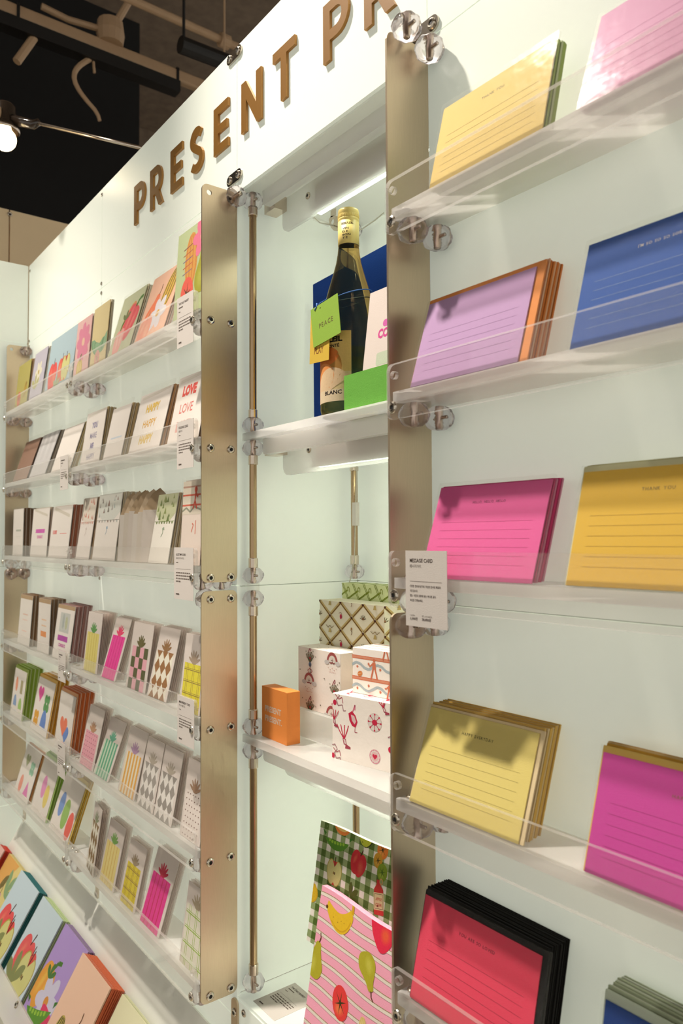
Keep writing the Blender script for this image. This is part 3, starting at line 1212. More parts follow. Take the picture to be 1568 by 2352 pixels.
def m_pear(A_, c='b6ae2c', hi='c9c24a', cut=False):
    pts = [(0, -0.5), (0.20, -0.46), (0.32, -0.30), (0.33, -0.10), (0.22, 0.10), (0.14, 0.26), (0.10, 0.42), (0, 0.46), (-0.10, 0.42), (-0.14, 0.26), (-0.24, 0.08), (-0.33, -0.12), (-0.31, -0.32), (-0.18, -0.46)]
    A_.blob(pts, c)
    A_.soft(-0.08, -0.16, 0.13, 0.20, c, hi)
    A_.line([(0, 0.44), (0.03, 0.58), (-0.02, 0.70)], 0.035, '6a4020')


def m_banana(A_):
    out, inn = [], []
    for k in range(11):
        a = math.radians(200 + 130 * k / 10)
        t = k / 10
        wd = 0.30 * (math.sin(PI * (0.08 + 0.84 * t))) ** 0.7
        out.append((0.5 * math.cos(a), 0.42 + 0.60 * math.sin(a) - wd * 0.3))
        inn.append((0.5 * math.cos(a) * (1 - wd), 0.42 + 0.60 * math.sin(a) + wd))
    A_.blob(out + inn[::-1], 'e8bd28', 2)
    A_.line([(o_[0] * .96, o_[1] + .05) for o_ in out[2:-1]], 0.03, 'd6a41c')
    for q_ in ((-.1, -.06), (.12, -.05), (.02, -.02), (-.25, .02)):
        A_.ell(q_[0], q_[1], .012, .012, '8a6420', 0, 6)
    A_.line([(0.42, 0.16), (0.47, 0.42)], 0.075, 'd8a820')
    A_.line([(0.465, 0.40), (0.475, 0.50)], 0.06, '6a4420')
    A_.ell(-0.47, 0.20, 0.04, 0.04, '5a3a18', 0, 8)


def m_strawberry(A_, c='ea2c4c', hi='f2603c'):
    A_.blob([(-0.42, 0.45), (0.10, 0.42), (0.44, 0.25), (0.42, -0.10), (0.22, -0.44), (-0.02, -0.50), (-0.28, -0.20), (-0.40, 0.14)], c)
    A_.soft(0.14, -0.08, 0.15, 0.18, c, hi)


def m_leaf(A_, c='6a7a2c', n=3):
    for k in range(n):
        a = math.radians(-50 + 100 * k / max(1, n - 1))
        s, co = math.sin(a), math.cos(a)
        A_.blob([(0, 0), (0.5 * s - 0.16 * co, 0.5 * co + 0.16 * s), (0.8 * s, 0.8 * co), (0.5 * s + 0.16 * co, 0.5 * co - 0.16 * s)], c)


def m_flower(A_, c='e7e2ee', mid='d99a3a', n=6):
    for k in range(n):
        a = 2 * PI * k / n
        A_.ell(0.3 * math.cos(a), 0.3 * math.sin(a), 0.27, 0.17, c, math.degrees(a), 12)
    A_.ell(0, 0, 0.12, 0.12, mid, 0, 10)


def m_gourd(A_, c='d9b13c', st='6a5a1c'):
    A_.ell(0, 0, 0.24, 0.5, c, 0, 20)
    for k in (-0.15, -0.05, 0.05, 0.15):
        A_.line([(k * 0.5, 0.46), (k * 1.15, 0.2), (k * 1.3, -0.1), (k * 0.7, -0.44)], 0.035, st)


def m_pepper(A_, c='e9a02c', hi='f2bd4c', st='4a7a24'):
    A_.blob([(-0.30, 0.34), (-0.10, 0.42), (0.10, 0.40), (0.30, 0.34), (0.36, 0.05), (0.24, -0.34), (0.08, -0.50), (-0.06, -0.44), (-0.22, -0.50), (-0.34, -0.30), (-0.38, 0.05)], c)
    A_.soft(-0.12, 0, 0.08, 0.30, c, hi, 4, 3)
    A_.soft(0.14, 0, 0.07, 0.26, c, hi, -4, 3)
    A_.line([(0, 0.36), (0.04, 0.56), (0.20, 0.66)], 0.09, st)


def m_clover(A_, c):
    for dx, dy in ((0.22, 0.22), (-0.22, 0.22), (0.22, -0.22), (-0.22, -0.22)):
        A_.ell(dx, dy, 0.26, 0.26, c, 0, 12)


# ---- top left row: illustrated postcards
def pc_olive(A_, w, h):
    A_.at(w * .45, h * .18, .030).text('', 0, 0, 1, 'ffffff') if False else None
    A_.at(w * .30, h * .20, h * .34); m_tomato(A_, 'd8503c', 'e8804c')
    A_.at(w * .75, h * .35, h * .40, -20); m_gourd(A_, 'c9a02c')
    A_.at()


def pc_lavender(A_, w, h):
    A_.at(w * .50, h * .55, h * .42); m_flower(A_, 'e6dfc8', 'c0a24a')
    A_.at(w * .35, h * .22, h * .40); m_leaf(A_, 'b7b27c')
    A_.at()


def pc_sky(A_, w, h):
    A_.at(w * .24, h * .26, h * .54); m_apple(A_, 'e8504c', 'f08060')
    A_.at(w * .58, h * .30, h * .48, 6); m_apple(A_, 'e8604c', 'f0a070')
    A_.at(w * .72, h * .30, h * .50); m_half(A_)
    A_.at(w * .45, 0, h * .30, 0); m_leaf(A_, '9fae84')
    A_.at()


def pc_pink(A_, w, h):
    A_.at(w * .52, h * .58, h * .62); m_flower(A_, 'e58aa4', 'f3c7ac', 8)
    A_.at(w * .4, h * .10, h * .4); m_pepper(A_, 'dfc060', 'ead88c')
    A_.at()


def pc_cream(A_, w, h):
    for k, x in enumerate((.30, .45, .60, .72)):
        A_.at(w * x, h * .20, h * (.42 + .05 * (k % 2)), -12 + 8 * k); m_leaf(A_, ('7fa67c', '8db388', '6f9a70', '96b890')[k], 2)
    A_.at(w * .45, h * .12, h * .28); m_tomato(A_, 'e7a49c', 'eec0b0', '9fae84')
    A_.at()


def pc_sage(A_, w, h):
    A_.at(w * .50, h * .52, h * .66, -28); m_gourd(A_, 'd98a4c', 'e0a468')
    A_.at(w * .66, h * .50, h * .62, -22); m_pepper(A_, 'e4545c', 'ec7c74')
    A_.at(w * .34, h * .24, h * .46, 10); m_pepper(A_, 'f0a49a', 'f4beb0')
    A_.at(w * .40, h * .56, h * .22); m_leaf(A_, '6f7a44')
    A_.at()


def pc_peach(A_, w, h):
    A_.at(w * .74, h * .64, h * .66, -14); m_gourd(A_, 'dcae3c', '5f5420')
    A_.at(w * .34, h * .42, h * .56, -16); m_pear(A_, 'ee7c50', 'f29a6c')
    A_.at(w * .58, h * .34, h * .46); m_flower(A_, 'e3dde2', 'd9a84a')
    A_.at(w * .25, h * .16, h * .44); m_apple(A_, 'f0987c', 'f3b090', '8a5a3a')
    A_.at()


def pc_basket(A_, w, h):
    A_.at(w * .48, h * .62, h * .62); m_gourd(A_, 'e0a24c', 'd2843c')
    for k in range(5):
        A_.at(w * .22, h * (.50 + .07 * k), 1); A_.line([(0, 0), (w * .30, h * .02)], .0016, ('8a6a8a', 'c05a48', '7a5a8a', 'b0644c', '8a4a4a')[k])
    A_.at(w * .80, h * .82, h * .40); m_flower(A_, 'ef7c9a', 'f3c0a0')
    A_.at(w * .85, h * .45, h * .50); m_pear(A_, 'a9a62c', 'bcb84a')
    A_.at(w * .40, h * .26, h * .38); m_tomato(A_, 'ee6250', 'f28a68')
    A_.at()


PCG = 'illustrated postcards on the top left row'
for x, w, h, t, col, lab, f, n, bc in (
        (-2.300, .130, .128, 6, 'b8ac58', 'olive postcard with red vegetables, beside the far upright', pc_olive, 3, 'b98a5c'),
        (-2.150, .118, .136, 8, 'c3bccb', 'lavender postcard with pale flowers on the top left row', pc_lavender, 2, 'd8cfc4'),
        (-2.002, .215, .140, 8, 'b3cad3', 'wide sky blue postcard with red apples on the top left row', pc_sky, 2, 'd9dcd2'),
        (-1.770, .100, .132, 5, 'eebfba', 'pink postcard with a rose coloured flower on the top left row', pc_pink, 2, 'e6d2c4'),
        (-1.656, .096, .136, 5, 'e6d39c', 'cream postcard with green leaves on the top left row', pc_cream, 2, 'e8e0c8'),
        (-1.549, .122, .142, 16, 'c8cca6', 'sage green postcard with red and orange peppers', pc_sage, 3, 'f0e6c6'),
        (-1.403, .138, .146, 17.5, 'f0bda0', 'peach postcard with a striped yellow gourd', pc_peach, 3, 'f2c2b2'),
        (-1.222, .120, .160, 4, 'c3cf9c', 'green postcard crowded with orange and pink produce, by the upright', pc_basket, 2, 'd2d8ae')):
    card(LROWS[0], x, w, h, t, col, lab, f, n, .0026, bc, 'postcard packed behind the ' + lab.split(' on the')[0].split(',')[0], sleeve=.006, name='postcard', group=PCG)


# ---- second row: folding cards
def words(ws, cols, size, y0, dy, bold=0.03, sx=0.9, x=.5):
    def f(A_, w, h):
        for k, s in enumerate(ws):
            A_.text(s, w * x, h * y0 - dy * k, size, cols[k], 'c', bold if k % 2 == 0 else bold * .2, sx)
        A_.line([(w * .06, h * .93), (w * .5, h * .955), (w * .95, h * .99)], h * .05, 'ded6ca')
    return f


def pc_brown(A_, w, h):
    rnd = random.Random(3)
    for k in range(70):
        A_.ell(rnd.uniform(0, w), rnd.uniform(0, h), rnd.uniform(.001, .004), rnd.uniform(.001, .003), ('7c5a48', 'a07a66', 'b08c78')[k % 3], 0, 6)


def pc_fold(A_, w, h):
    for k in range(6):
        x = w * (.1 + .15 * k)
        A_.poly([(x, h), (x + w * .07, h), (x + w * .02 * (k - 2), h * .25)], ('b9b4b4', 'd9d5d4')[k % 2])


def pc_dots(A_, w, h):
    A_.rect(w * .22, h * .38, w * .82, h * .41, 'cfd8e2')


FCG = 'folding cards on the second left row'
WHT = 'f0e8e0'
for x, w, h, t, col, lab, f, n, bc in (
        (-2.312, .150, .125, 18, '94705c', 'brown speckled folding card next to the far upright', pc_brown, 6, '7a5440'),
        (-2.139, .148, .126, 18, 'c8c4c4', 'grey folding card with creased silver pattern', pc_fold, 5, '907e6e'),
        (-1.938, .150, .118, 17, WHT, 'plain white folding card between grey and lilac lettered cards', None, 4, 'd0b884'),
        (-1.715, .122, .121, 8.3, WHT, 'white folding card reading YOU MAKE ME HAPPY in lilac', words(['YOU', 'MAKE', 'ME', 'HAPPY'], ['9a92ae'] * 4, .0185, .68, .024, .06), 6, 'c0a87c'),
        (-1.569, .102, .113, 12, WHT, 'white folding card with one faint blue line', pc_dots, 6, 'c8b084'),
        (-1.427, .146, .121, 13.5, WHT, 'white folding card reading HAPPY three times in gold', words(['HAPPY', 'HAPPY', 'HAPPY'], ['e6bf55', 'e2a81c', 'e8c562'], .0225, .66, .032, .05), 6, 'd4a070'),
        (-1.246, .122, .124, 12, WHT, 'white folding card reading LOVE three times in red', words(['LOVE', 'LOVE', 'LOVE'], ['e2564c', 'e08078', 'e8aaa0'], .0245, .70, .033, .07, x=.42), 5, 'c08a5c')):
    card(LROWS[1], x, w, h, t, col, lab, f, n, .0030, bc, 'folding card packed behind the ' + lab.split(' in ')[0], sleeve=.012, name='folding_card', group=FCG)


# ---- third row: mini cards and illustrated envelopes
def mini_bar(A_, w, h):
    A_.rect(w * .25, h * .49, w * .80, h * .57, 'd860b8')
    A_.text('CONGRATS', w * .52, h * .38, .0105, 'e06ab0', 'c', .04, .9)
    A_.line([(w * .1, h * .98), (w * .9, h * .84)], h * .05, 'd9cfc0')


def mini_love(A_, w, h):
    A_.text('I LOVE', w * .12, h * .46, .0125, 'e84040', 'l', .05, .85)
    A_.rect(w * .50, h * .465, w * .84, h * .475, 'e86a60')
    A_.line([(w * .1, h * .97), (w * .9, h * .80)], h * .06, 'd9cfc0')


def mini_plain(A_, w, h):
    A_.rect(w * .3, h * .52, w * .8, h * .56, 'b9b9ac')
    A_.rect(w * .3, h * .40, w * .8, h * .41, 'd5d0c4')


def env_art(pal, band, fig):
    def f(A_, w, h):
        A_.poly([(0, h), (w, h), (w, h * .72), (w * .75, h * .60), (w * .25, h * .60), (0, h * .72)], band)
        rnd = random.Random(len(pal) + int(w * 1e4))
        for k in range(16):
            x, y = rnd.uniform(.08, .92) * w, rnd.uniform(.64, .96) * h
            s = rnd.uniform(.0025, .006)
            A_.poly([(x - s, y - s), (x + s, y - s), (x, y + s * 1.4)], pal[k % len(pal)])
        for k in range(7):
            A_.ell(w * (.12 + .13 * k), h * .585, .0028, .0028, pal[k % len(pal)], 0, 8)
        A_.line([(0, h * .60), (w, h * .60)], .0008, pal[0])
        A_.at(w * .5, h * .44, .016)
        A_.line([(-.3, -.5), (.1, 0), (-.2, .5), (.4, .3)], .12, fig)
        A_.ell(.1, .45, .22, .18, fig)
        A_.at()
    return f


def env_flags(A_, w, h):
    A_.rect(0, h * .60, w, h, 'e9ddca')
    for k, (c, y) in enumerate((('d8644c', .70), ('d8644c', .82), ('c8a08c', .92))):
        A_.rect(0, h * y, w, h * y + .003, c)
    A_.line([(0, h * .64), (w * .2, h * .68), (w * .4, h * .63), (w * .6, h * .69), (w, h * .64)], .0035, '9a9a84')
    A_.at(w * .62, h * .76, .022); A_.line([(-.3, -.6), (0, 0), (.35, -.6)], .2, 'dd5a44'); A_.line([(0, 0), (.05, .6), (.5, .3)], .22, 'dd5a44'); A_.ell(.1, .85, .25, .25, 'dd5a44')
    A_.at(w * .62, h * .44, .018); A_.line([(-.5, -.4), (-.1, .3), (-.4, .4)], .14, 'e4806a'); A_.line([(.3, -.6), (.35, .7)], .14, 'e4806a')
    A_.at()


ILG = 'small cards on the third left row'
for x, w, h, t, col, lab, f, n, bc, nm in (
        (-2.300, .105, .132, 1, WHT, 'narrow white mini card with grey lines by the far upright', mini_plain, 12, '6e5038', 'mini_card'),
        (-2.119, .148, .127, 4, WHT, 'white mini card reading CONGRATS under a magenta bar', mini_bar, 3, 'd9c8b4', 'mini_card'),
        (-1.955, .152, .127, 6, WHT, 'white mini card reading I LOVE with a blank', mini_love, 10, 'b06a50', 'mini_card'),
        (-1.742, .088, .140, 8, 'eee4dc', 'narrow white envelope with a red patterned flap', env_art(['d88a78', 'c8a898', 'e0b4a4'], 'e8dccd', 'd8c8c0'), 2, 'c8a684', 'mini_envelope'),
        (-1.631, .132, .142, 7, 'efe6de', 'wide white envelope with a grey tree patterned flap', env_art(['7c7468', 'a8a29a', 'b0b8b4', '8a6a5c'], 'd8d8cf', '9fb8cc'), 9, 'ccbca0', 'mini_envelope'),
        (-1.327, .085, .128, 9.7, 'eee8dc', 'white envelope with a green tree patterned flap', env_art(['7a8a4c', '8f9a5c', '6a7a3c'], 'c9cca4', '9aa890'), 8, 'ccb490', 'mini_envelope'),
        (-1.192, .075, .142, 3, 'f0e0d4', 'white envelope with orange figures, beside the middle upright', env_flags, 4, 'e2d3c4', 'mini_envelope')):
    card(LROWS[2], x, w, h, t, col, lab, f, n, .0034, bc, 'card packed behind the ' + lab.split(',')[0], sleeve=.006, name=nm, group=ILG)
# the loosely packed open envelopes, fanned out with their flaps up
for k in range(6):
    h = .094 + .003 * (k % 3)
    w = .048
    b = MB()
    b.box(0, w, 0, .0030, 0, h)
    o = b.build('open_envelope', paper(('efe6da', 'e8dccd', 'eadfd2')[k % 3]))
    place_slab(o, -1.487 + .0235 * k, -.058, LROWS[2] + .0198, 5, 32)
    fl = MB()
    fl.prism([[(0, 0), (w, 0), (w * .82, .036), (w * .5, .048), (w * .2, .036)]], .0005, .0014, XZ)
    fo = fl.build('flap', paper(('b49c7c', 'c4ae90', 'a48c6c')[k % 3]), o)
    fo.location = (0, 0.0006, h)
    fo.rotation_euler = (math.radians(-8 - 6 * (k % 3)), 0, 0)
    b = MB()
    b.box(w, w + .0004, .0002, .0050, 0, h * .96)
    b.build('gusset', paper('8a7458'), o)
    tag(o, ('first', 'second', 'third', 'fourth', 'fifth', 'last')[k] + ' from left of the open envelopes with raised brown flaps, third row', 'envelope', 'loose open envelopes on the third left row')


# ---- rows four to six: little cards and gift-shaped tags
def gift(kind, c1, c2, bow, top=.66, x0=.07, x1=.90):
    def f(A_, w, h):
        l, r, tp = w * x0, w * x1, h * top
        bw = r - l
        A_.rect(l, 0, r, tp, c1)
        if kind == 'stripe':
            for k in range(1, 5):
                A_.rect(l + bw * k / 5 - bw * .02, 0, l + bw * k / 5 + bw * .02, tp, c2)
        elif kind == 'wide':
            for k in range(5):
                A_.rect(l + bw * (k + .5) / 5, 0, l + bw * (k + 1) / 5, tp, c2)
        elif kind == 'check':
            for i in range(4):
                for j in range(4):
                    if (i + j) % 2:
                        A_.rect(l + bw * i / 4, tp * j / 4, l + bw * (i + 1) / 4, tp * (j + 1) / 4, c2)
        elif kind == 'harlequin':
            a, q = bw / 6, tp / 6
            for i in range(3):
                for j in range(4):
                    cx, cy = l + a * (2 * i + 1), q * 2 * j
                    for pts in ([(cx - a, cy), (cx, max(0, cy - q)), (cx + a, cy), (cx, min(tp, cy + q))],):
                        A_.poly(pts, c2)
        elif kind == 'tartan':
            for k in range(3):
                for d in (-.03, .05):
                    A_.rect(l + bw * (k + .5) / 3 + bw * d, 0, l + bw * (k + .5) / 3 + bw * d + bw * .018, tp, c2)
            for k in range(4):
                A_.rect(l, tp * (k + .4) / 4, r, tp * (k + .4) / 4 + h * .012, c2)
                A_.rect(l, tp * (k + .55) / 4, r, tp * (k + .55) / 4 + h * .006, c2)
        elif kind == 'dots':
            for j in range(8):
                for i in range(6):
                    A_.ell(l + bw * (i + .5 + .25 * (j % 2)) / 6.4, tp * (j + .5) / 8, bw * .028, tp * .016, c2, 0, 6)
        cx = (l + r) / 2
        for a in (-66, -38, -12, 14, 40, 66):
            s, c = math.sin(math.radians(a)), math.cos(math.radians(a))
            L = h * .175
            A_.ell(cx + s * L * .52, tp + c * L * .52 + h * .006, w * .034, L * .50, bow, -a, 10)
        A_.ell(cx, tp + h * .012, w * .10, h * .018, bow, 0, 10)
    return f


def brownhead(txt, cols):
    def f(A_, w, h):
        A_.rect(0, h * .92, w, h, 'b99a74')
        for k, (s, c) in enumerate(zip(txt, cols)):
            if s == '#':
                A_.rect(w * .26, h * (.30 - .0), w * .72, h * .40, c)
            elif s == '-':
                A_.rect(w * .30, h * (.60 - .11 * k), w * .70, h * (.625 - .11 * k), c)
    return f


def winesk(A_, w, h):
    A_.rect(0, h * .93, w, h, 'b99a74')
    A_.rect(w * .22, h * .50, w * .78, h * .86, 'c9cac4')
    A_.ell(w * .42, h * .70, w * .06, h * .14, 'aeb4b0')
    A_.ell(w * .60, h * .68, w * .07, h * .12, 'bdbf9c')
    A_.rect(w * .20, h * .34, w * .78, h * .44, 'b845a8')
    A_.text('CONGRATS', w * .49, h * .235, .0105, 'd05aa8', 'c', .045, .9)


def shapes(specs):
    def f(A_, w, h):
        for kind, x, y, s, c in specs:
            if kind == 'heart':
                A_.heart(w * x, h * y, s * w, c)
            elif kind == 'clover':
                A_.at(w * x, h * y, s * w * 1.6); m_clover(A_, c); A_.at()
            elif kind == 'oval':
                A_.ell(w * x, h * y, s * w * .62, s * w, c)
            elif kind == 'arch':
                A_.ell(w * x, h * y, s * w * .8, s * w * 1.5, c, 0, 14, 0, 180)
            elif kind == 'rect':
                A_.rect(w * (x - s * .7), h * (y - s), w * (x + s * .7), h * (y + s), c)
            elif kind == 'tri':
                A_.poly([(w * (x - s), h * (y - s * .8)), (w * (x + s), h * (y - s * .8)), (w * x, h * (y + s))], c)
    return f


MG = 'small cards on the fourth left row'
PAL = 'e6dad2'
for x, w, h, t, col, lab, f, n, bc, nm in (
        (-2.239, .118, .136, 4, WHT, 'white mini card with a brown top fold and faint pink writing', brownhead(['-', '-', '', '-'], ['ecc4b4', 'f0d4c8', '', 'f0d0c4']), 8, '906c4c', 'mini_card'),
        (-2.045, .102, .137, 2, WHT, 'white mini card with a brown top fold and an orange block', brownhead(['-', '-', '#'], ['f0c8a8', 'f0c8a8', 'ee9a5c']), 10, '8c7052', 'mini_card'),
        (-1.915, .128, .130, 7, WHT, 'white mini card with a wine sketch and magenta lettering', winesk, 11, 'a67670', 'mini_card'),
        (-1.686, .088, .128, 6, PAL, 'small card with a yellow striped gift and a green bow', gift('stripe', 'e8d97a', 'd6bd54', '5f9a4c'), 9, 'd8c8b4', 'gift_card'),
        (-1.573, .082, .128, 16, PAL, 'small card with a hot pink gift and a pink bow on the fourth row', gift('stripe', 'ee3a9c', 'd81c80', 'ea3c6c', .70), 6, 'd9ccc4', 'gift_card'),
        (-1.435, .096, .127, 8.3, PAL, 'small card with a pink and olive checkered gift', gift('check', '5c5c30', 'f0b0bc', '6a6030', .64, .10, .88), 5, 'ddd2ca', 'gift_card'),
        (-1.330, .084, .128, 12.8, PAL, 'small card with a brown diamond patterned gift', gift('harlequin', 'eee8d6', '9a6a3c', '9a7044', .66), 6, 'cfc4b8', 'gift_card'),
        (-1.195, .078, .127, 6.6, PAL, 'small card with a yellow tartan gift beside the middle upright, fourth row', gift('tartan', 'eadc3c', 'a08a3c', 'b09a84', .62, .08, .92), 4, 'e0d6cc', 'gift_card')):
    card(LROWS[3], x, w, h, t, col, lab, f, n, .0034, bc, 'card packed behind the ' + lab.split(' on the')[0].split(' beside')[0], sleeve=.008, name=nm, group=MG)

MG = 'small cards on the fifth left row'
for x, w, h, t, col, lab, f, n, bc, nm, e in (
        (-2.311, .120, .130, 6.5, WHT, 'white shape card before green envelopes by the far upright', shapes([('oval', .28, .68, .17, 'f0a080'), ('rect', .70, .66, .14, 'b0a47c'), ('arch', .28, .22, .17, '8fa8d0'), ('arch', .72, .20, .17, 'a8cc70')]), 11, '8ca838', 'shape_card', 'a4b858'),
        (-2.103, .142, .134, 10.4, WHT, 'white card with a pink heart and green clover before golden envelopes', shapes([('heart', .28, .72, .17, 'e24a9c'), ('clover', .70, .58, .20, '5c9a54'), ('clover', .24, .24, .18, 'e4a428'), ('arch', .68, .14, .20, '6a8cd0')]), 9, 'cf9226', 'shape_card', 'dfb25c'),
        (-1.892, .112, .130, 7.4, WHT, 'white card with an orange and blue heart before orange envelopes', shapes([('heart', .60, .30, .22, '6f90d4'), ('heart', .44, .42, .25, 'f2805c')]), 12, 'd0662e', 'shape_card', 'dca074'),
        (-1.709, .092, .128, 11.8, PAL, 'small card with a pink dotted gift on the fifth row', gift('dots', 'eea8b4', '9a4a68', 'c0906c', .58), 5, 'd8c6c0', 'gift_card', None),
        (-1.613, .086, .120, 19, PAL, 'small card with a green striped gift and a mint bow', gift('wide', 'c8dcc0', '5fa884', '6fb496', .62), 4, 'c8c4b8', 'gift_card', None),
        (-1.474, .086, .126, 13, PAL, 'small card with an orange striped gift and a mauve bow', gift('wide', 'f4ead0', 'eeb254', 'b894b4', .62), 4, 'd8c8c0', 'gift_card', None),
        (-1.376, .074, .124, 11, PAL, 'small card with a grey diamond gift, left of its twin', gift('harlequin', 'efe9e2', 'a8a098', 'b8ac9c', .64), 5, 'd2c6bc', 'gift_card', None),
        (-1.298, .074, .124, 11, PAL, 'small card with a grey diamond gift, right of its twin', gift('harlequin', 'efe9e2', 'a09890', 'b8ac9c', .64), 5, 'd2c6bc', 'gift_card', None),
        (-1.190, .074, .126, 8, PAL, 'small card with a white dotted gift beside the middle upright', gift('dots', 'f0e4dc', '8a6a60', 'a88468', .60), 4, 'd8ccc4', 'gift_card', None)):
    card(LROWS[4], x, w, h, t, col, lab, f, n, .0034, bc, 'card packed behind the ' + lab.split(' on the')[0].split(' beside')[0].split(' by the')[0], env=e, em=(.006, .008), sleeve=.010 if e is None else .003, name=nm, group=MG)

MG = 'small cards on the lowest left row'
for x, w, h, t, col, lab, f, n, bc, nm, e, yw in (
        (-2.262, .138, .134, 16.6, WHT, 'white card with pastel hearts and clovers on the lowest row', shapes([('heart', .32, .72, .15, 'a8ac84'), ('clover', .70, .62, .17, '9fccb0'), ('oval', .28, .24, .17, 'f0a08c'), ('tri', .70, .22, .16, 'e88ac0')]), 2, 'd88a4c', 'shape_card', None, 0),
        (-2.090, .128, .138, 15.7, WHT, 'white card with pink and yellow petals before green envelopes', shapes([('oval', .42, .50, .22, 'ea9ac8'), ('oval', .68, .38, .22, 'ecd478')]), 4, '84b030', 'shape_card', 'a8cc68', 0),
        (-1.930, .142, .134, 19, WHT, 'white card with blue, green and red ovals before yellow envelopes', shapes([('oval', .26, .48, .20, '7f9cd4'), ('oval', .54, .38, .24, '9cc068'), ('oval', .84, .26, .22, 'ee6a5c')]), 4, 'd2a32c', 'shape_card', 'e4c45c', 0),
        (-1.655, .070, .136, 8, PAL, 'small card with a brown diamond gift turned sideways, lowest row', gift('harlequin', 'eee8d6', '8a6a3c', '9aa07c', .74), 5, '8a7458', 'gift_card', None, -8),
        (-1.577, .084, .122, 12, PAL, 'small card with a cream striped gift and a green bow, lowest row', gift('stripe', 'ecd98c', 'dcb45c', '84b45c', .66), 4, 'cfc2b0', 'gift_card', None, 0),
        (-1.464, .080, .116, 12.6, PAL, 'small card with a yellow tartan gift left of the pink gift', gift('tartan', 'e8d23c', '9a7c3c', 'a89478', .64, .10, .88), 3, 'cfae4c', 'gift_card', None, 0),
        (-1.364, .090, .130, 17.7, PAL, 'small card with a hot pink gift and a red bow, lowest row', gift('stripe', 'e83c94', 'cf2c60', 'cf2c4c', .68), 4, 'e0ccc4', 'gift_card', None, 0),
        (-1.190, .078, .128, 8, PAL, 'small card with a green checked white gift beside the middle upright', gift('tartan', 'f0ead8', '9cc03c', 'b8a88c', .74, .05, .95), 3, 'dad0c4', 'gift_card', None, 0)):
    card(LROWS[5], x, w, h, t, col, lab, f, n, .0034, bc, 'card packed behind the ' + lab.split(' on the')[0].split(' beside')[0].split(',')[0], env=e, em=(.006, .008), sleeve=.012 if e is None else .003, name=nm, group=MG, yaw=yw)

# ================================================================== price tags
def price_tag(x, z, w, h, label, title, sub, price, full=False, y=-0.0749, flat=None):
    b = MB()
    b.box(0, w, 0, .0004, 0, h)
    if flat is None:
        o = b.build('price_tag', paper('efe6df'), None, False, (x, y, z - h))
    else:
        o = b.build('price_tag', paper('efe6df'), None, False, flat[0], flat[1])
    A_ = Art(w, h)
    A_.text(title, w * .11, h * .845, .0056 if len(title) < 15 else .0050, '55463e', 'l', .022, .88)
    A_.text(sub, w * .11, h * .775, .0040, '6a5c54')
    if full:
        A_.rect(w * .11, h * .592, w * .88, h * .597, '8a7c74')
        for k, s in enumerate(('다양한 컬러와 문구로 구성된 엽서형 메세지', '카드입니다.', '받는 사람과 상황에 맞는 카드를 골라', '마음을 전해보세요.')):
            A_.text(s, w * .11, h * (.515 - .062 * k), .0030, '55463e', 'l', .012, .86)
        A_.text('1 CARD', w * .11, h * .135, .0022, '6a5c54')
        A_.text('3,300원', w * .11, h * .085, .0038, '55463e', 'l', .012)
        A_.text('SET (10 CARDS)', w * .40, h * .135, .0022, '6a5c54')
        A_.text('28,000원', w * .40, h * .085, .0038, '55463e', 'l', .012)
    else:
        A_.rect(w * .11, h * .70, w * .22, h * .715, '8a7c74')
        A_.rect(w * .11, h * .585, w * .86, h * .590, '9a8c84')
        rnd = random.Random(int(abs(x) * 1e4) + int(z * 1e4))
        for k in range(4):
            u = w * .11
            while u < w * (.80 if k < 3 else .34):
                L = w * rnd.uniform(.05, .12)
                A_.rect(u, h * (.50 - .055 * k), u + L, h * (.522 - .055 * k), '7a6c64')
                u += L + w * .022
        A_.rect(w * .11, h * .085, w * .28, h * .112, '6a5c54')
        if not sub:
            A_.rect(w * .11, h * .78, w * .36, h * .80, '7a6c64')
        if not title:
            A_.rect(w * .11, h * .85, w * .58, h * .885, '6a5c54')
    link('print', A_.mesh(FRONT), o)
    tag(o, label, 'price tag', 'paper price tags')
    return o


price_tag(-0.602, 1.3872, .062, .080, 'white MESSAGE CARD price tag on the near shelf lip', 'MESSAGE CARD', '메시지카드', '', True)
price_tag(-1.173, LROWS[0] + .0491, .061, .086, 'white THE DAILY BASKET price tag on the top left shelf lip', 'THE DAILY BASKET', '', '')
price_tag(-1.172, LROWS[1] + .0491, .062, .080, 'white FOLDING CARD price tag on the second left shelf lip', 'FOLDING CARD', '폴딩카드', '')
price_tag(-1.182, LROWS[2] + .0491, .072, .086, 'white ILLUST MINI CARD price tag on the third left shelf lip', 'ILLUST MINI CARD', '일러스트 미니카드', '')
price_tag(-1.168, LROWS[3] + .0491, .062, .078, 'white MINI PRESENT CARD price tag on the fourth left shelf lip', 'MINI PRESENT CARD', '미니 선물카드', '')
price_tag(-1.812, LROWS[1] + .0491, .060, .080, 'small far price tag on the second left row', '', '', '')
price_tag(-1.815, LROWS[3] + .0491, .056, .070, 'small far price tag on the fourth left row', '', '', '')
price_tag(-1.815, LROWS[4] + .0491, .058, .080, 'small far price tag on the fifth left row', '', '', '')
price_tag(0, 0, .064, .081, 'white THE DAILY BASKET price tag lying on the niche floor', 'THE DAILY BASKET', '', '',
          flat=((-1.0735, .0140, NZ + .0004), (-PI / 2, 0, 0)))

# ================================================================== slanted tray at the lower left
TA = math.radians(31)
tray = empty('slanted_tray', (-1.75, 0.0, 0.568))
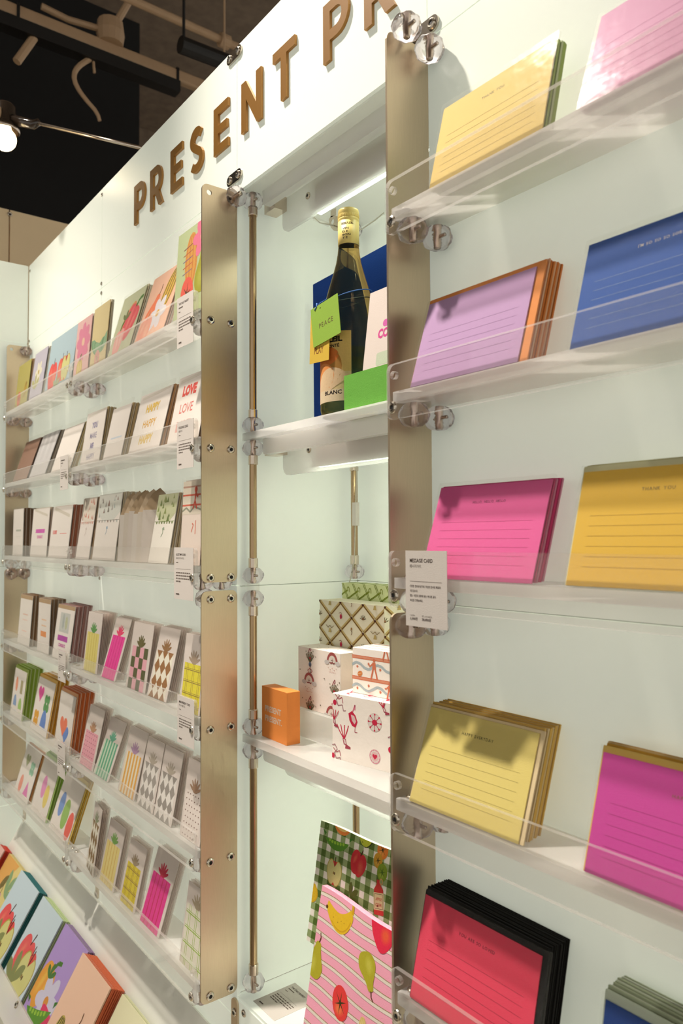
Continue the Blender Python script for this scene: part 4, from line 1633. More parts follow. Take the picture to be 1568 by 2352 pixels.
# local frame: x along the wall, y out of the sloping face (backwards), z up the slope; origin at the top edge
tray.rotation_euler = (-TA, 0, 0)
tray.location = (-1.75, -0.0062, 0.570)
HW = 0.625
b = MB()
b.prism([rrect(-HW, HW, -0.285, 0.0, [0, 0, 0.012, 0.012], 4)], 0.0, 0.006, XZ)
b.build('back_panel', WHITEP, tray)
b = MB()
b.box(-HW, HW, -0.044, -0.0002, -0.285, -0.279)
b.build('ledge', WHITEP, tray)
b = MB()
b.prism([rrect(-HW, HW, -0.285, -0.232, [0, 0, 0.008, 0.008], 4)], -0.050, -0.0445, XZ, 0, 1)
b.build('lip', [FROST, EDGE], tray)
for x in (-HW + .012, -.012):
    screw(tray, (x, -.050, -.240), s=1.2, name='bolt')
tag(tray, 'slanted white display tray below the left card shelves', 'tray')
b = MB()
b.box(-2.37, -1.13, -0.135, -0.002, 0.0, 0.29)
o = b.build('plinth', WHITEP)
tag(o, 'low white plinth under the slanted tray', 'plinth')


def tp(A_, w, h, items):
    for fn, x, y, s, d, kw in items:
        A_.at(w * x, h * y, s * w, d)
        fn(A_, **kw)
    A_.at()


def b_red(A_, w, h):
    tp(A_, w, h, [(m_tomato, .5, .4, .6, 0, {})])


def b_orange(A_, w, h):
    A_.poly([(0, h), (w * .7, h), (0, h * .3)], 'efb25c')
    tp(A_, w, h, [(m_leaf, .66, .62, .5, -30, dict(c='8fae7c')), (m_pear, .55, .40, .55, 10, dict(c='d79ab8', hi='e8bcd0')), (m_leaf, .30, .55, .5, 20, dict(c='7a6a30', n=2)), (m_apple, .25, .2, .5, 0, dict(c='f0bda8', hi='f4d0c0'))])


def b_apples(A_, w, h):
    tp(A_, w, h, [(m_apple, .38, .40, .66, -8, dict(c='ec5a5c', hi='f07a68')), (m_apple, .64, .36, .56, 4, dict(c='e8504c')), (m_half, .66, .30, .66, -6, {}), (m_leaf, .34, .14, .55, 10, dict(c='8a9058'))])


def b_purple(A_, w, h):
    tp(A_, w, h, [(m_pepper, .24, .44, .66, -18, dict(c='eea63c')), (m_flower, .55, .36, .62, 10, dict(c='d9d4ec', mid='e0943c')), (m_strawberry, .76, .16, .55, 0, dict(c='e63a6c', hi='ec5a80')), (m_pea, .48, .22, .78, 18, {}), (m_leaf, .30, .52, .25, 0, dict(c='4a7a34'))])


def b_peach(A_, w, h):
    tp(A_, w, h, [(m_gourd, .34, .28, .60, 8, dict(c='c9b454', st='5a5024')), (m_pear, .66, .34, .62, -8, dict(c='ee8468', hi='f29c7c'))])


def b_cream(A_, w, h):
    tp(A_, w, h, [(m_pear, .5, .4, .6, 0, dict(c='c8c45c'))])


TG = 'large illustrated cards on the slanted tray'
for x, w, h, d, col, lab, f, n, bc in (
        (-2.374, .060, .200, 0, 'f2c2b8', 'pale pink illustrated card with red edges at the tray far end', b_red, 5, 'd8402c'),
        (-2.302, .156, .200, 0, 'ecd88c', 'yellow illustrated card with orange fruit on the slanted tray', b_orange, 2, 'e0cc84'),
        (-1.985 - .145, 0, 0, 0, '', '', None, 0, ''),
        (-1.955, .152, .206, 0, 'd0e2ec', 'light blue apple card before green edges, next to the purple card', b_apples, 4, 'c8dca4'),
        (-1.790, .152, .206, 0, 'b89adc', 'purple illustrated card with peppers and a pea pod', b_purple, 3, '9c84ac'),
        (-1.625, .160, .206, 0, 'fcd0b4', 'peach illustrated card with a gourd, thickest stack on the tray', b_peach, 7, 'e2734c'),
        (-1.452, .150, .206, 0, 'f6f2c8', 'pale yellow illustrated card at the near end of the tray', b_cream, 2, 'dfe0b4')):
    if not lab:
        continue
    base = -0.2785
    fr = -(0.0045 * n + 0.006)
    z0 = 0.0
    me = slab_mesh(w, h, .0030, paper(bc), 'stacked_card')
    M = Matrix.Translation(tray.location) @ Matrix.Rotation(-TA, 4, 'X')

    def put(o, lx, ly, lz):
        p = M @ Vector((lx, ly, lz))
        o.location = p
        o.rotation_euler = (-TA, 0, 0)
    o = link('illustrated_card', slab_mesh(w, h, .0030, paper(col), 'illustrated_card'))
    put(o, x + 1.75, fr, base)
    A_ = Art(w, h)
    f(A_, w, h)
    link('print', A_.mesh(FRONT), o)
    b = MB()
    b.prism([rrect(-0.002, w + .002, 0, h + .004, .001, 2)], -0.0010, .0040, XZ)
    b.build('sleeve', FILM, o)
    tag(o, lab, 'card', TG)
    for k in range(n):
        c = link('stacked_illustrated_card', me)
        put(c, x + 1.75 + random.uniform(-.001, .001), fr + .0045 * (k + 1), base + random.uniform(0, .001))
        tag(c, ORDN[k] + ' card packed behind the ' + lab.split(',')[0].split(' before')[0].split(' at the')[0], 'card', 'cards stacked behind the ' + lab.split(',')[0])
# the teal-edged apple card, half covered by its neighbour
w, h, n = .160, .206, 5
o = link('illustrated_card', slab_mesh(w, h, .0030, paper('cee0ea'), 'illustrated_card'))
fr = -(0.0045 * n + 0.008)
put(o, -2.158 + 1.75 + .0, fr - .0, -0.2785)
o.location.x = -2.135
A_ = Art(w, h)
b_apples(A_, w, h)
link('print', A_.mesh(FRONT), o)
tag(o, 'light blue apple card with teal edges on the slanted tray', 'card', TG)
me = slab_mesh(w, h, .0032, paper('2f7478'), 'stacked_card')
for k in range(n):
    c = link('stacked_illustrated_card', me)
    put(c, -2.135 + 1.75, fr + .0045 * (k + 1), -0.2785)
    tag(c, ORDN[k] + ' teal envelope packed behind the teal-edged apple card', 'card', 'teal envelopes on the slanted tray')

# ================================================================== sign letters
S_ = 0.20


def arc(cx, cy, rx, ry, a0, a1, n=10):
    return [(cx + rx * math.cos(math.radians(a0 + (a1 - a0) * k / n)), cy + ry * math.sin(math.radians(a0 + (a1 - a0) * k / n))) for k in range(n + 1)]


def glyph(ch):
    s = S_
    if ch == 'P':
        return [[(0, 0), (s, 0), (s, .33), (.40, .33)] + arc(.40, .665, .335, .335, -90, 90, 12)[1:] + [(0, 1)],
                [(s, .505), (.39, .505)] + arc(.39, .665, .155, .16, -90, 90, 8)[1:] + [(s, .825)]]
    if ch == 'R':
        return [[(0, 0), (s, 0), (s, .33), (.335, .33), (.53, 0), (.775, 0), (.545, .365)] + arc(.40, .665, .335, .335, -62, 90, 12)[1:] + [(0, 1)],
                [(s, .505), (.39, .505)] + arc(.39, .665, .155, .16, -90, 90, 8)[1:] + [(s, .825)]]
    if ch == 'E':
        return [[(0, 0), (.66, 0), (.66, .175), (s, .175), (s, .415), (.60, .415), (.60, .585), (s, .585), (s, .825), (.66, .825), (.66, 1), (0, 1)]]
    if ch == 'N':
        return [[(0, 0), (s, 0), (s, .62), (.62, 0), (.80, 0), (.80, 1), (.60, 1), (.60, .40), (.19, 1), (0, 1)]]
    if ch == 'T':
        return [[(.29, 0), (.49, 0), (.49, .82), (.78, .82), (.78, 1), (0, 1), (0, .82), (.29, .82)]]
    if ch == 'S':
        cl = arc(.345, .735, .225, .175, 35, 270, 16)[:-1] + [(.345, .56), (.40, .535)] + arc(.345, .272, .245, .185, 78, -145, 16)
        cl = arc(.345, .735, .225, .175, 30, 235, 14) + [(.33, .515)] + arc(.345, .275, .245, .185, 62, -148, 15)
        L_, R_ = [], []
        for i, p in enumerate(cl):
            a, b_ = cl[max(0, i - 1)], cl[min(len(cl) - 1, i + 1)]
            dx, dy = b_[0] - a[0], b_[1] - a[1]
            q = math.hypot(dx, dy)
            nx, ny = -dy / q * .092, dx / q * .092
            L_.append((p[0] + nx, p[1] + ny))
            R_.append((p[0] - nx, p[1] - ny))
        return [L_ + R_[::-1]]


CAP = 0.0845
for ch, x, z, lab in (('P', -1.541, 2.0785, 'gold letter P that begins the sign'), ('R', -1.4555, 2.0785, 'gold letter R, second in the sign'),
                      ('E', -1.356, 2.0785, 'gold letter E before the S of the sign'), ('S', -1.272, 2.0780, 'gold letter S in the sign'),
                      ('E', -1.1755, 2.0775, 'gold letter E after the S of the sign'), ('N', -1.0775, 2.0755, 'gold letter N in the sign'),
                      ('T', -0.9790, 2.0745, 'gold letter T in the sign'), ('P', -0.8445, 2.0735, 'gold letter P that begins the second word of the sign'),
                      ('R', -0.7520, 2.0730, 'gold letter R cut by the top edge of the photo')):
    b = MB()
    lp = [[(u * CAP * .94, v * CAP) for u, v in l_] for l_ in glyph(ch)]
    b.prism(lp, -0.0050, -0.0003, XZ, 0, 1)
    o = b.build('sign_letter', [GOLD, GOLDEDGE], None, False, (x, 0, z))
    tag(o, lab, 'letter', 'gold sign letters on the wall header')

# ================================================================== niche middle shelf: wine bottle and gifts
ZS2, ZS3 = 1.572 + 0.0061, 1.0714 + 0.0061
BX, BY = -0.866, 0.056
bottle = empty('wine_bottle', (BX, BY, ZS2))
tag(bottle, 'white wine bottle with yellow screw cap and orange label', 'bottle')
WINE = glass('wine_in_glass', (0.90, 0.74, 0.26), ior=1.34, through=0.15)
UPPER = glass('bottle_upper', (0.82, 0.68, 0.40), ior=1.34, through=0.25)
NECKG = glass('bottle_glass', (0.96, 0.97, 0.93), ior=1.30, through=0.35)
b = MB()
prof = [(0.0005, 0.006), (0.030, 0.004), (0.038, 0.0005), (0.0410, 0.003), (0.0425, 0.010), (0.0425, 0.118), (0.0420, 0.135), (0.0400, 0.150), (0.0360, 0.168),
        (0.0300, 0.190), (0.0240, 0.210), (0.0190, 0.228), (0.0165, 0.242), (0.0152, 0.254)]
prof.insert(6, (0.0425, 0.096))
prof.sort(key=lambda p: p[1] if p[0] > .0385 or p[1] > .1 else -1)
b.lathe(prof, seg=40)
b.mi = [1 if max(b.v[i][2] for i in f) > .0965 else 0 for f in b.f]
b.lathe([(0.0152, 0.254), (0.0005, 0.254)], seg=40, mi=1)
b.build('body', [WINE, UPPER], bottle, True)
b = MB()
b.lathe([(0.0148, 0.2542), (0.0148, 0.262), (0.0005, 0.262)], seg=28)
b.build('neck_ring', surf('dark_seal', (72, 56, 30), rough=0.3), bottle, True)
CAPM = surf('cap_yellow', (230, 206, 122), rough=0.42, metal=0.0, var=0.03, scale=100)
b = MB()
cp = [(0.0152, 0.255), (0.0158, 0.2555), (0.0158, 0.3035 - .014)]
zt = 0.2895
for k in range(3):
    cp += [(0.0158, zt), (0.0151, zt + .0012), (0.0158, zt + .0024)]
    zt += .0050
cp += [(0.0158, 0.3055), (0.0150, 0.3085), (0.0005, 0.3090)]
b.lathe(cp, seg=36)
b.build('screw_cap', CAPM, bottle, True)
b = MB()
for k in range(40):
    a = 2 * PI * k / 40
    b.box(-.0004, .0004, -.0005, .0005, .2960, .3000)
    o_ = len(b.v) - 8
    for i in range(o_, o_ + 8):
        x, y, z = b.v[i]
        b.v[i] = ((.01575 + x) * math.cos(a) - y * math.sin(a), (.01575 + x) * math.sin(a) + y * math.cos(a), z)
b.build('knurling', CAPM, bottle)


def around(r, a_mid):
    return lambda u, v, off: ((r + off) * math.cos(a_mid + u / r), (r + off) * math.sin(a_mid + u / r), v)


RL = 0.0427
LW, LH = RL * math.radians(128), 0.100
am = math.radians(-98)
b = MB()
b.lathe([(RL, 0.018), (RL, 0.018 + LH)], seg=30, a0=am - math.radians(64), a1=am + math.radians(64))
lb = b.build('label', paper('ecd59c'), bottle, True)
A_ = Art(LW, LH)
A_.rect(0, LH * .42, LW, LH, 'e2c070')
A_.ell(LW * .52, LH * .50, LW * .34, LH * .32, 'b8843c', 0, 30)
A_.ell(LW * .50, LH * .66, LW * .31, LH * .15, 'dc7a34', 0, 24)
A_.ell(LW * .44, LH * .34, LW * .30, LH * .22, 'f09a54', 20, 24)
A_.ell(LW * .66, LH * .16, LW * .36, LH * .32, 'f0cfa4', 30, 24, 0, 180)
A_.rect(0, 0, LW, LH * .17, 'efd9b4')
A_.text('BLANC', LW * .70, LH * .10, .0080, '2a1c18', 'c', .03, 1.2)
A_.text('SOULEIL', LW * .62, LH * .855, .0105, '1c1410', 'c', .05, 1.2)
A_.text('VIN DE BONTÉ', LW * .58, LH * .775, .0062, '1c1410', 'c', .03, 1.1)
pl_ = around(RL + .0001, am - math.radians(64))
link('print', A_.mesh(lambda u, v, off: pl_(u, v + 0.018, off), strips=RL * math.radians(4)), lb)
A_ = Art(.060, .040)
A_.text('SOULEIL', .0110, .0255, .0042, '2a1c18', 'l', .04, 1.2)
for k, (s, dx) in enumerate((('VIN', 0), ('D E', 0), ('BON', 0), ('T É', 0))):
    A_.text(s, .0130, .0180 - .0047 * k, .0040, '2a1c18', 'l', .02, 1.5)
pl2 = around(.0158, math.radians(-38) - .030 / .0158 + .0075 / .0158)
link('cap_print', A_.mesh(lambda u, v, off: pl2(u, v + .2575, off), strips=.002), bottle)
# blue cord round the shoulder
CORD = surf('blue_cord', (58, 104, 172), rough=0.8)
b = MB()
pts = []
for k in range(33):
    a = 2 * PI * k / 32
    rr = 0.0345
    pts.append((rr * math.cos(a), rr * math.sin(a), .176 + .010 * math.sin(a + .6)))
b.tube(pts, .0008, 6, cap=False)
b.tube([(-.008, -.0340, .172), (-.016, -.042, .166), (-.019, -.0452, .158)], .0008, 6)
b.tube([(-.019, -.0448, .166), (-.016, -.0470, .160), (-.021, -.0470, .156)], .0012, 6)
b.build('cord', CORD, bottle, True)


def hang_tag(x, y, z, w, h, roll, col, label, text, ink, size, bold, tx=.5, ty=.4, sx=1.0, track=0.0):
    b = MB()
    b.prism([rrect(0, w, 0, h, .0008, 2), circ(w * .36, h * .90, .0012, 10)], 0, .0006, XZ)
    o = b.build('gift_tag', paper(col), None, False, (x, y, z), (0, math.radians(roll), 0))
    A2 = Art(w, h)
    A2.text(text, w * tx, h * ty, size, ink, 'c', bold, sx, track)
    link('print', A2.mesh(FRONT), o)
    tag(o, label, 'gift tag', 'gift tags hung on the wine bottle')


hang_tag(-0.8905, .0088, 1.6795, .0665, .0580, -7, 'a2c94c', 'green PEACE gift tag hung on the wine bottle', 'PEACE', '75653a', .0100, .010, .52, .40, .95, .22)
hang_tag(-0.9030, .0104, 1.6580, .0480, .0800, 3, 'f0c84c', 'yellow PLAY gift tag behind the green PEACE tag', 'PLAY', '9a5a2c', .0135, .01, .48, .16, .75)

b = MB()
b.box(0, .31, 0, .0030, 0, .270)
o = b.build('blue_board', surf('blue_felt_paper', (32, 66, 142), rough=.9, spec=.1, bump=.2, scale=700, var=.08))
place_slab(o, -1.0560, .128, ZS2, 1.0, 0, 0)
o.rotation_euler = (-math.radians(1.5), math.radians(-2.6), 0)
o.location = (-1.0580, .128, ZS2 + .0006)
tag(o, 'large blue sheet of card standing behind the wine bottle', 'card')

GREENP = surf('green_kraft', (112, 178, 74), rough=.85, spec=.15, bump=.35, scale=1500, var=.12)
gx, gw, gh = -0.832, .130, .0510
b = MB()
b.box(0, gw, 0, .0010, 0, gh)
b.box(0, gw, .030, .031, 0, gh)
b.box(0, .0010, .001, .030, 0, gh)
b.box(gw - .001, gw, .001, .030, 0, gh)
b.box(.001, gw - .001, .001, .030, 0, .001)
o = b.build('paper_box', GREENP, None, False, (gx, .020, ZS2))
tag(o, 'open green paper box holding a congratulation card', 'box')
w, h = .105, .165
o = link('congratulation_card', slab_mesh(w, h, .0012, paper('eedfd6'), 'congratulation_card'))
place_slab(o, -0.8015, .0222, ZS2 + .0016, 7.5)
A_ = Art(w, h)
A_.poly(rrect(w * .33, w * .92, h * .655, h * .715, h * .029, 5), 'e06ab4')
A_.text('CONGRATS', w * .25, h * .565, .0175, 'e04c98', 'l', .05, .82)
A_.poly(rrect(w * .26, w * .80, h * .33, h * .44, h * .02, 4), 'cdd6bc')
link('print', A_.mesh(FRONT), o)
tag(o, 'white congratulation card with a pink bar in the green box', 'card')

# ================================================================== niche lower shelf: boxes
b = MB()
b.prism([rrect(0, .0775, 0, .0820, .0008, 2)], 0, .0245, XZ)
o = b.build('orange_box', surf('orange_card', (236, 142, 66), rough=.6, spec=.3, bump=.08, scale=900, var=.03), None, False, (-1.0720, .0305, ZS3), (0, 0, math.radians(-1.5)))
A_ = Art(.0775, .0820)
A_.text('PRESENT', .0105, .0430, .0130, 'f4d9c0', 'l', .03, .98)
A_.text('PRESENT.', .0105, .0275, .0130, 'f4d9c0', 'l', .03, .98)
link('print', A_.mesh(FRONT), o)
tag(o, 'small orange box reading PRESENT PRESENT on the lower niche shelf', 'box')

b = MB()
b.prism([rrect(-1.098, -.926, .080, .228, .003, 2)], ZS3, 1.1205, XY)
b.f = [tuple(reversed(f)) for f in b.f]
o = b.build('riser_block', FROST)
tag(o, 'low cream riser block under the patterned gift boxes', 'riser')
WRAP = surf('wrapping_paper', (240, 230, 220), rough=.7, spec=.2, bump=.25, scale=60, var=.02)
WRAPC = surf('wrapping_cream', (238, 230, 206), rough=.7, spec=.2, bump=.2, scale=60, var=.02)


def gift_box(x, y, z, w, d, h, yaw, mat, art, label, top=True):
    b = MB()
    # slightly soft, hand-wrapped block
    b.prism([rrect(0, w, 0, d, .0018, 3)], 0, h, XY)
    b.f = [tuple(reversed(f)) for f in b.f]
    o = b.build('gift_box', mat, None, False, (x, y, z), (0, 0, math.radians(yaw)))
    ms = []
    A1 = Art(w, h)
    art(A1, w, h, 0)
    ms.append(A1.mesh(FRONT))
    A1 = Art(d, h)
    art(A1, d, h, 1)
    ms.append(A1.mesh(lambda u, v, off: (w + off, u, v)))
    if top:
        A1 = Art(w, d)
        art(A1, w, d, 2)
        ms.append(A1.mesh(lambda u, v, off: (u, v, h + off)))
    link('print', merge_meshes('print', ms), o)
    b = MB()
    b.box(w * .0, w, -.0003, -.0001, h * .0, h * .004)
    tag(o, label, 'gift box', 'wrapped gift boxes on the lower niche shelf')
    return o


def art_red(A_, w, h, side):
    rnd = random.Random(11 + side)
    C1, C2, C3 = 'd8284c', 'b84a5c', 'e8708c'

    def figure(k, x, y, s):
        A_.at(x, y, s * .80, rnd.uniform(-20, 20))
        if k == 0:       # sprouting radish hand
            for a in (-.35, -.15, .05, .25):
                A_.line([(0, 0), (a, .45), (a * 1.6, .85)], .07, C1)
            A_.poly([(-.12, .05), (.14, .02), (.2, -.3), (.5, -.42), (.5, -.55), (.05, -.55), (.1, -.35), (-.05, -.3)], C2)
            A_.poly([(-.06, 0), (.10, -.02), (.14, -.28), (.02, -.26)], 'f0dcd8')
        elif k == 1:     # wheel
            A_.ell(0, 0, .62, .62, 'd8b8b4', 0, 24)
            A_.ell(0, 0, .595, .595, 'efe3da', 0, 24)
            for i in range(8):
                a = i * PI / 4
                A_.line([(.15 * math.cos(a), .15 * math.sin(a)), (.5 * math.cos(a), .5 * math.sin(a))], .05, C2)
                A_.ell(.54 * math.cos(a), .54 * math.sin(a), .07, .07, C1, 0, 8)
            A_.ell(0, 0, .24, .20, C1, 0, 14)
        elif k == 2:     # heart seal
            A_.ell(0, 0, .52, .52, 'eb9cac', 0, 20)
            for i in range(12):
                a = i * PI / 6
                A_.ell(.36 * math.cos(a), .36 * math.sin(a), .10, .10, 'efe3da', 0, 8)
            A_.ell(0, 0, .34, .34, 'f0c4c4', 0, 16)
            A_.heart(0, 0, .24, C1)
        elif k == 3:     # squiggle with berry
            A_.line([(-.5, .5), (-.2, .6), (0, .3), (-.25, .05), (-.1, -.3), (.25, -.2), (.35, -.55), (.55, -.5)], .06, 'b07a80')
            A_.line([(-.35, .35), (-.05, .1), (.2, .25), (.3, -.1)], .05, C2)
            A_.ell(-.38, -.15, .15, .17, C1, 0, 12)
        elif k == 4:     # mask
            A_.poly([(-.28, .4), (.05, .5), (.25, .2), (.3, -.2), (.05, -.5), (-.2, -.35), (-.32, 0)], C1)
            A_.poly([(-.1, .3), (.14, .2), (.2, -.15), (.02, -.3), (-.12, -.05)], 'f0d0cc')
            A_.line([(.1, .45), (.4, .8), (.3, .5)], .07, C3)
            A_.line([(0, -.5), (-.1, -.75), (.1, -.8)], .04, C2)
        A_.at()
    if side == 0:
        for k, x, y, s in ((3, .10, .90, .030), (0, .16, .33, .030), (4, .28, .66, .030), (1, .55, .68, .026), (2, .55, .18, .024), (3, .80, .38, .032),
                           (0, .97, .62, .034), (3, .07, .08, .028), (4, .93, .10, .024), (0, .66, .92, .022), (4, .97, .86, .026), (0, .03, .60, .022)):
            figure(k, w * x, h * y, s)
    else:
        for i in range(7):
            figure(i % 5, w * (.12 + .13 * i), h * (.25 + .5 * (i % 2)), .024)


def art_rain(A_, w, h, side):
    def rainbow(x, y, s):
        A_.at(x, y, s)
        A_.ell(0, 0, .55, .62, 'b45a58', 0, 18, 0, 180)
        A_.ell(0, 0, .38, .43, 'f0e6da', 0, 16, 0, 180)
        A_.line([(-.12, .12), (.12, .12)], .04, '8a5a54'); A_.line([(0, .02), (0, .24)], .04, '8a5a54')
        A_.ell(-.55, -.02, .24, .14, 'ddd6d2', 0, 12); A_.ell(.55, -.02, .24, .14, 'ddd6d2', 0, 12)
        A_.line([(-.25, 0), (-.1, -.06), (0, .02), (.12, -.06), (.25, 0)], .07, 'a04848')
        for k in range(5):
            A_.ell(-.4 + .2 * k, -.34 - .1 * (k % 2), .03, .03, 'd08a7c', 0, 6)
            A_.ell(-.3 + .15 * k, -.58, .03, .03, 'd08a7c', 0, 6)
        A_.at()

    def bouquet(x, y, s):
        A_.at(x, y, s)
        rnd = random.Random(5)
        for k in range(9):
            a = math.radians(-60 + 15 * k)
            A_.line([(0, -.15), (.42 * math.sin(a), .05 + .42 * math.cos(a))], .05, '6f6a4c')
        for k in range(12):
            a = math.radians(-65 + 12 * k)
            r = .3 + .14 * (k % 3)
            A_.ell(r * math.sin(a), .02 + r * math.cos(a), .05, .05, ('a48a6c', '8a7a5c', 'c8bca8')[k % 3], 0, 6)
        A_.heart(0, .12, .10, 'c23c4c')
        A_.line([(-.15, .45), (-.03, .62), (.06, .74), (.10, .6), (.0, .5)], .05, 'b85a68')
        A_.ell(0, -.22, .13, .14, '6a7c9c', 0, 12)
        A_.line([(0, -.2), (.02, -.72)], .06, '5a4c38')
        A_.line([(0, -.42), (-.22, -.56), (-.08, -.66)], .045, 'c06a68'); A_.line([(0, -.42), (.22, -.56), (.08, -.66)], .045, 'c06a68')
        A_.at()
    if side == 0:
        for x, y in ((.30, .80), (.86, .36), (.30, .0)):
            bouquet(w * x, h * y, .030)
        for x, y in ((.82, .84), (.28, .44), (.80, .0)):
            rainbow(w * x, h * y, .026)
        for x, y in ((.06, .62), (.64, .56), (.12, .16), (.55, .12), (.98, .55)):
            A_.ell(w * x, h * y, .0011, .0013, '5a4a2c', 0, 6)
    elif side == 1:
        rainbow(w * 1.0, h * .80, .026)
        bouquet(w * .9, h * .25, .028)
    else:
        for k in range(8):
            A_.ell(w * (.1 + .11 * k), h * (.3 + .3 * (k % 2)), .0014, .0008, '8a7a6c', 0, 6)


def art_lattice(A_, w, h, side):
    p, q = .0300, .0230
    if side == 2:
        for k in range(8):
            A_.line([(p * k, 0), (p * k + p, h)], .0022, 'b89a4c')
        return
    ox, oy = .001, h - .0005
    for sgn in (1, -1):
        for k in range(-8, 16):
            a = (ox + p * 2 * k - 20 * p, oy - 20 * q * sgn)
            c = (ox + p * 2 * k + 20 * p, oy + 20 * q * sgn)
            A_.line([a, c], .0058, 'e4c884')
            off = .0016
            A_.line([(a[0], a[1] - off), (c[0], c[1] - off)], .0022, '8a6430')
    for i in range(-1, 8):
        for j in range(-1, 10):
            x, y = ox + p * i, oy - q * j
            if (i + j) % 2 == 0:
                A_.poly([(x - .0028, y - .0008), (x + .0028, y - .0008), (x, y + .0062)], 'dccaa4')
                A_.ell(x, y - .0010, .0030, .0016, '54241c', 0, 8)
            else:
                kk = (i + 2 * j) % 4
                if kk == 0:
                    A_.ell(x + .001, y - .001, .0030, .0042, 'd82c54', 0, 10)
                    A_.line([(x - .004, y + .004), (x, y + .006), (x + .003, y + .003)], .0009, '9a5a4c')
                elif kk == 1:
                    A_.poly([(x - .004, y - .007), (x + .004, y - .007), (x + .0018, y), (x - .0018, y)], 'dcc27c')
                    A_.line([(x - .011, y + .005), (x - .005, y + .001), (x, y + .005), (x + .005, y + .001), (x + .011, y + .005)], .0010, '9a7c44')
                elif kk == 2:
                    for a in (-70, -35, 0, 35, 70):
                        A_.line([(x, y - .002), (x + .008 * math.sin(math.radians(a)), y - .002 + .008 * math.cos(math.radians(a)))], .0011, '6a5a34')
                    A_.ell(x, y, .0016, .0016, 'b06a3c', 0, 8)
                else:
                    A_.line([(x, y + .006), (x - .002, y + .002), (x + .001, y - .002), (x - .001, y - .006)], .0011, '8a5a2c')
                    A_.ell(x - .0005, y + .004, .0016, .0020, 'c88a3c', 0, 8)


def art_zigzag(A_, w, h, side):
    c = '8c9a2c'
    p = .030
    for k in range(-3, 9):
        for off in (0, .0035):
            A_.line([(p * k + off, h), (p * k + p * .55 + off, h - .027), (p * k + p * 1.5 + off, h - .012)], .0014, c)
            A_.line([(p * k + p * .55 + off, h - .027), (p * k + p * 1.1 + off, h - .054), (p * k + p * 2 + off, h - .040)], .0014, c)
        x, y = p * k + p * .62, h - .011
        A_.line([(x - .003, y - .004), (x - .003, y + .002), (x, y + .005), (x + .003, y + .002), (x + .003, y - .004)], .0018, 'a4ae4c')


def art_bands(A_, w, h, side):
    o1 = 'e5805c'
    if side == 2:
        for k in range(3):
            A_.line([(0, h * (.25 + .3 * k)), (w, h * (.25 + .3 * k))], .0020, o1)
        A_.at(w * .55, h * .35, .020); A_.line([(-.5, .3), (0, -.1), (.4, .4)], .12, 'e09a6c'); A_.at()
        return
    for y in (.77, .305):
        A_.rect(0, h * y, w, h * y + .0046, 'ea9c7c')
        A_.rect(0, h * y - .0002, w, h * y + .0010, o1)
        A_.rect(0, h * y + .0038, w, h * y + .0048, o1)
    for yb in (.62, .14):
        pts = [(w * k / 16, h * yb + .0045 * math.sin(k * 1.25)) for k in range(17)]
        A_.line(pts, .0038, 'bcc8cc')
        for k in range(6):
            A_.at(w * (.08 + .17 * k), h * (yb + (.06 if k % 2 else -.03)), .0045)
            for a in range(3):
                A_.line([(math.cos(a * 1.05) * .5, math.sin(a * 1.05) * .5), (-math.cos(a * 1.05) * .5, -math.sin(a * 1.05) * .5)], .22, o1)
            A_.at()

    def man(x, y, s):
        A_.at(x, y, s)
        A_.ell(0, .80, .11, .13, o1, 0, 10)
        A_.poly([(-.14, .66), (.14, .66), (.18, .2), (-.16, .2)], o1)
        A_.line([(-.08, .22), (-.20, -.2), (-.30, -.55)], .13, o1); A_.line([(.08, .22), (.22, -.15), (.30, -.52)], .13, o1)
        A_.line([(-.1, .58), (-.36, .36), (-.48, .42)], .10, o1)
        A_.at()
    man(w * .33, h * .52, .021)
    A_.at(w * .12, h * .44, .0095); A_.ell(0, 0, .55, .40, 'e88c4c', 25, 16); A_.line([(-.4, -.1), (.4, .15)], .1, 'f4c08c'); A_.at()
    man(w * .55, h * .10, .018)
    A_.at(w * .70, h * .08, .012); A_.ell(0, 0, .5, .36, 'e8c89c', 0, 14); A_.ell(0, 0, .34, .22, 'f2e6da', 0, 12); A_.line([(-.3, 0), (.3, 0)], .1, 'e8c89c'); A_.at()
    man(w * .50, h * .96, .018)
    A_.at(w * .66, h * .92, .010); A_.ell(0, 0, .5, .34, 'e8c07c', 0, 12); A_.ell(0, 0, .34, .2, 'f2e6da', 0, 10); A_.at()
    man(w * .90, h * .52, .020)


gift_box(-0.9006, .0470, ZS3, .150, .083, .0945, 10, WRAP, art_red, 'white gift box with red symbols, front of the boxes')
gift_box(-0.8860, .0740, ZS3 + .0952, .135, .056, .0660, 7, WRAP, art_bands, 'white gift box with orange bands and walking figures')
gift_box(-1.0540, .0900, 1.1210, .118, .044, .1000, 0, WRAP, art_rain, 'white gift box with rainbows and bouquets on the riser')
gift_box(-1.0640, .1420, 1.1210, .172, .046, .1740, 0, WRAPC, art_lattice, 'cream gift box with a brown diamond lattice')
gift_box(-1.0680, .1940, 1.1210, .150, .032, .2010, 0, surf('wrapping_green', (214, 220, 164), rough=.7, bump=.2, scale=60), art_zigzag, 'pale green gift box with olive zigzags, rearmost')

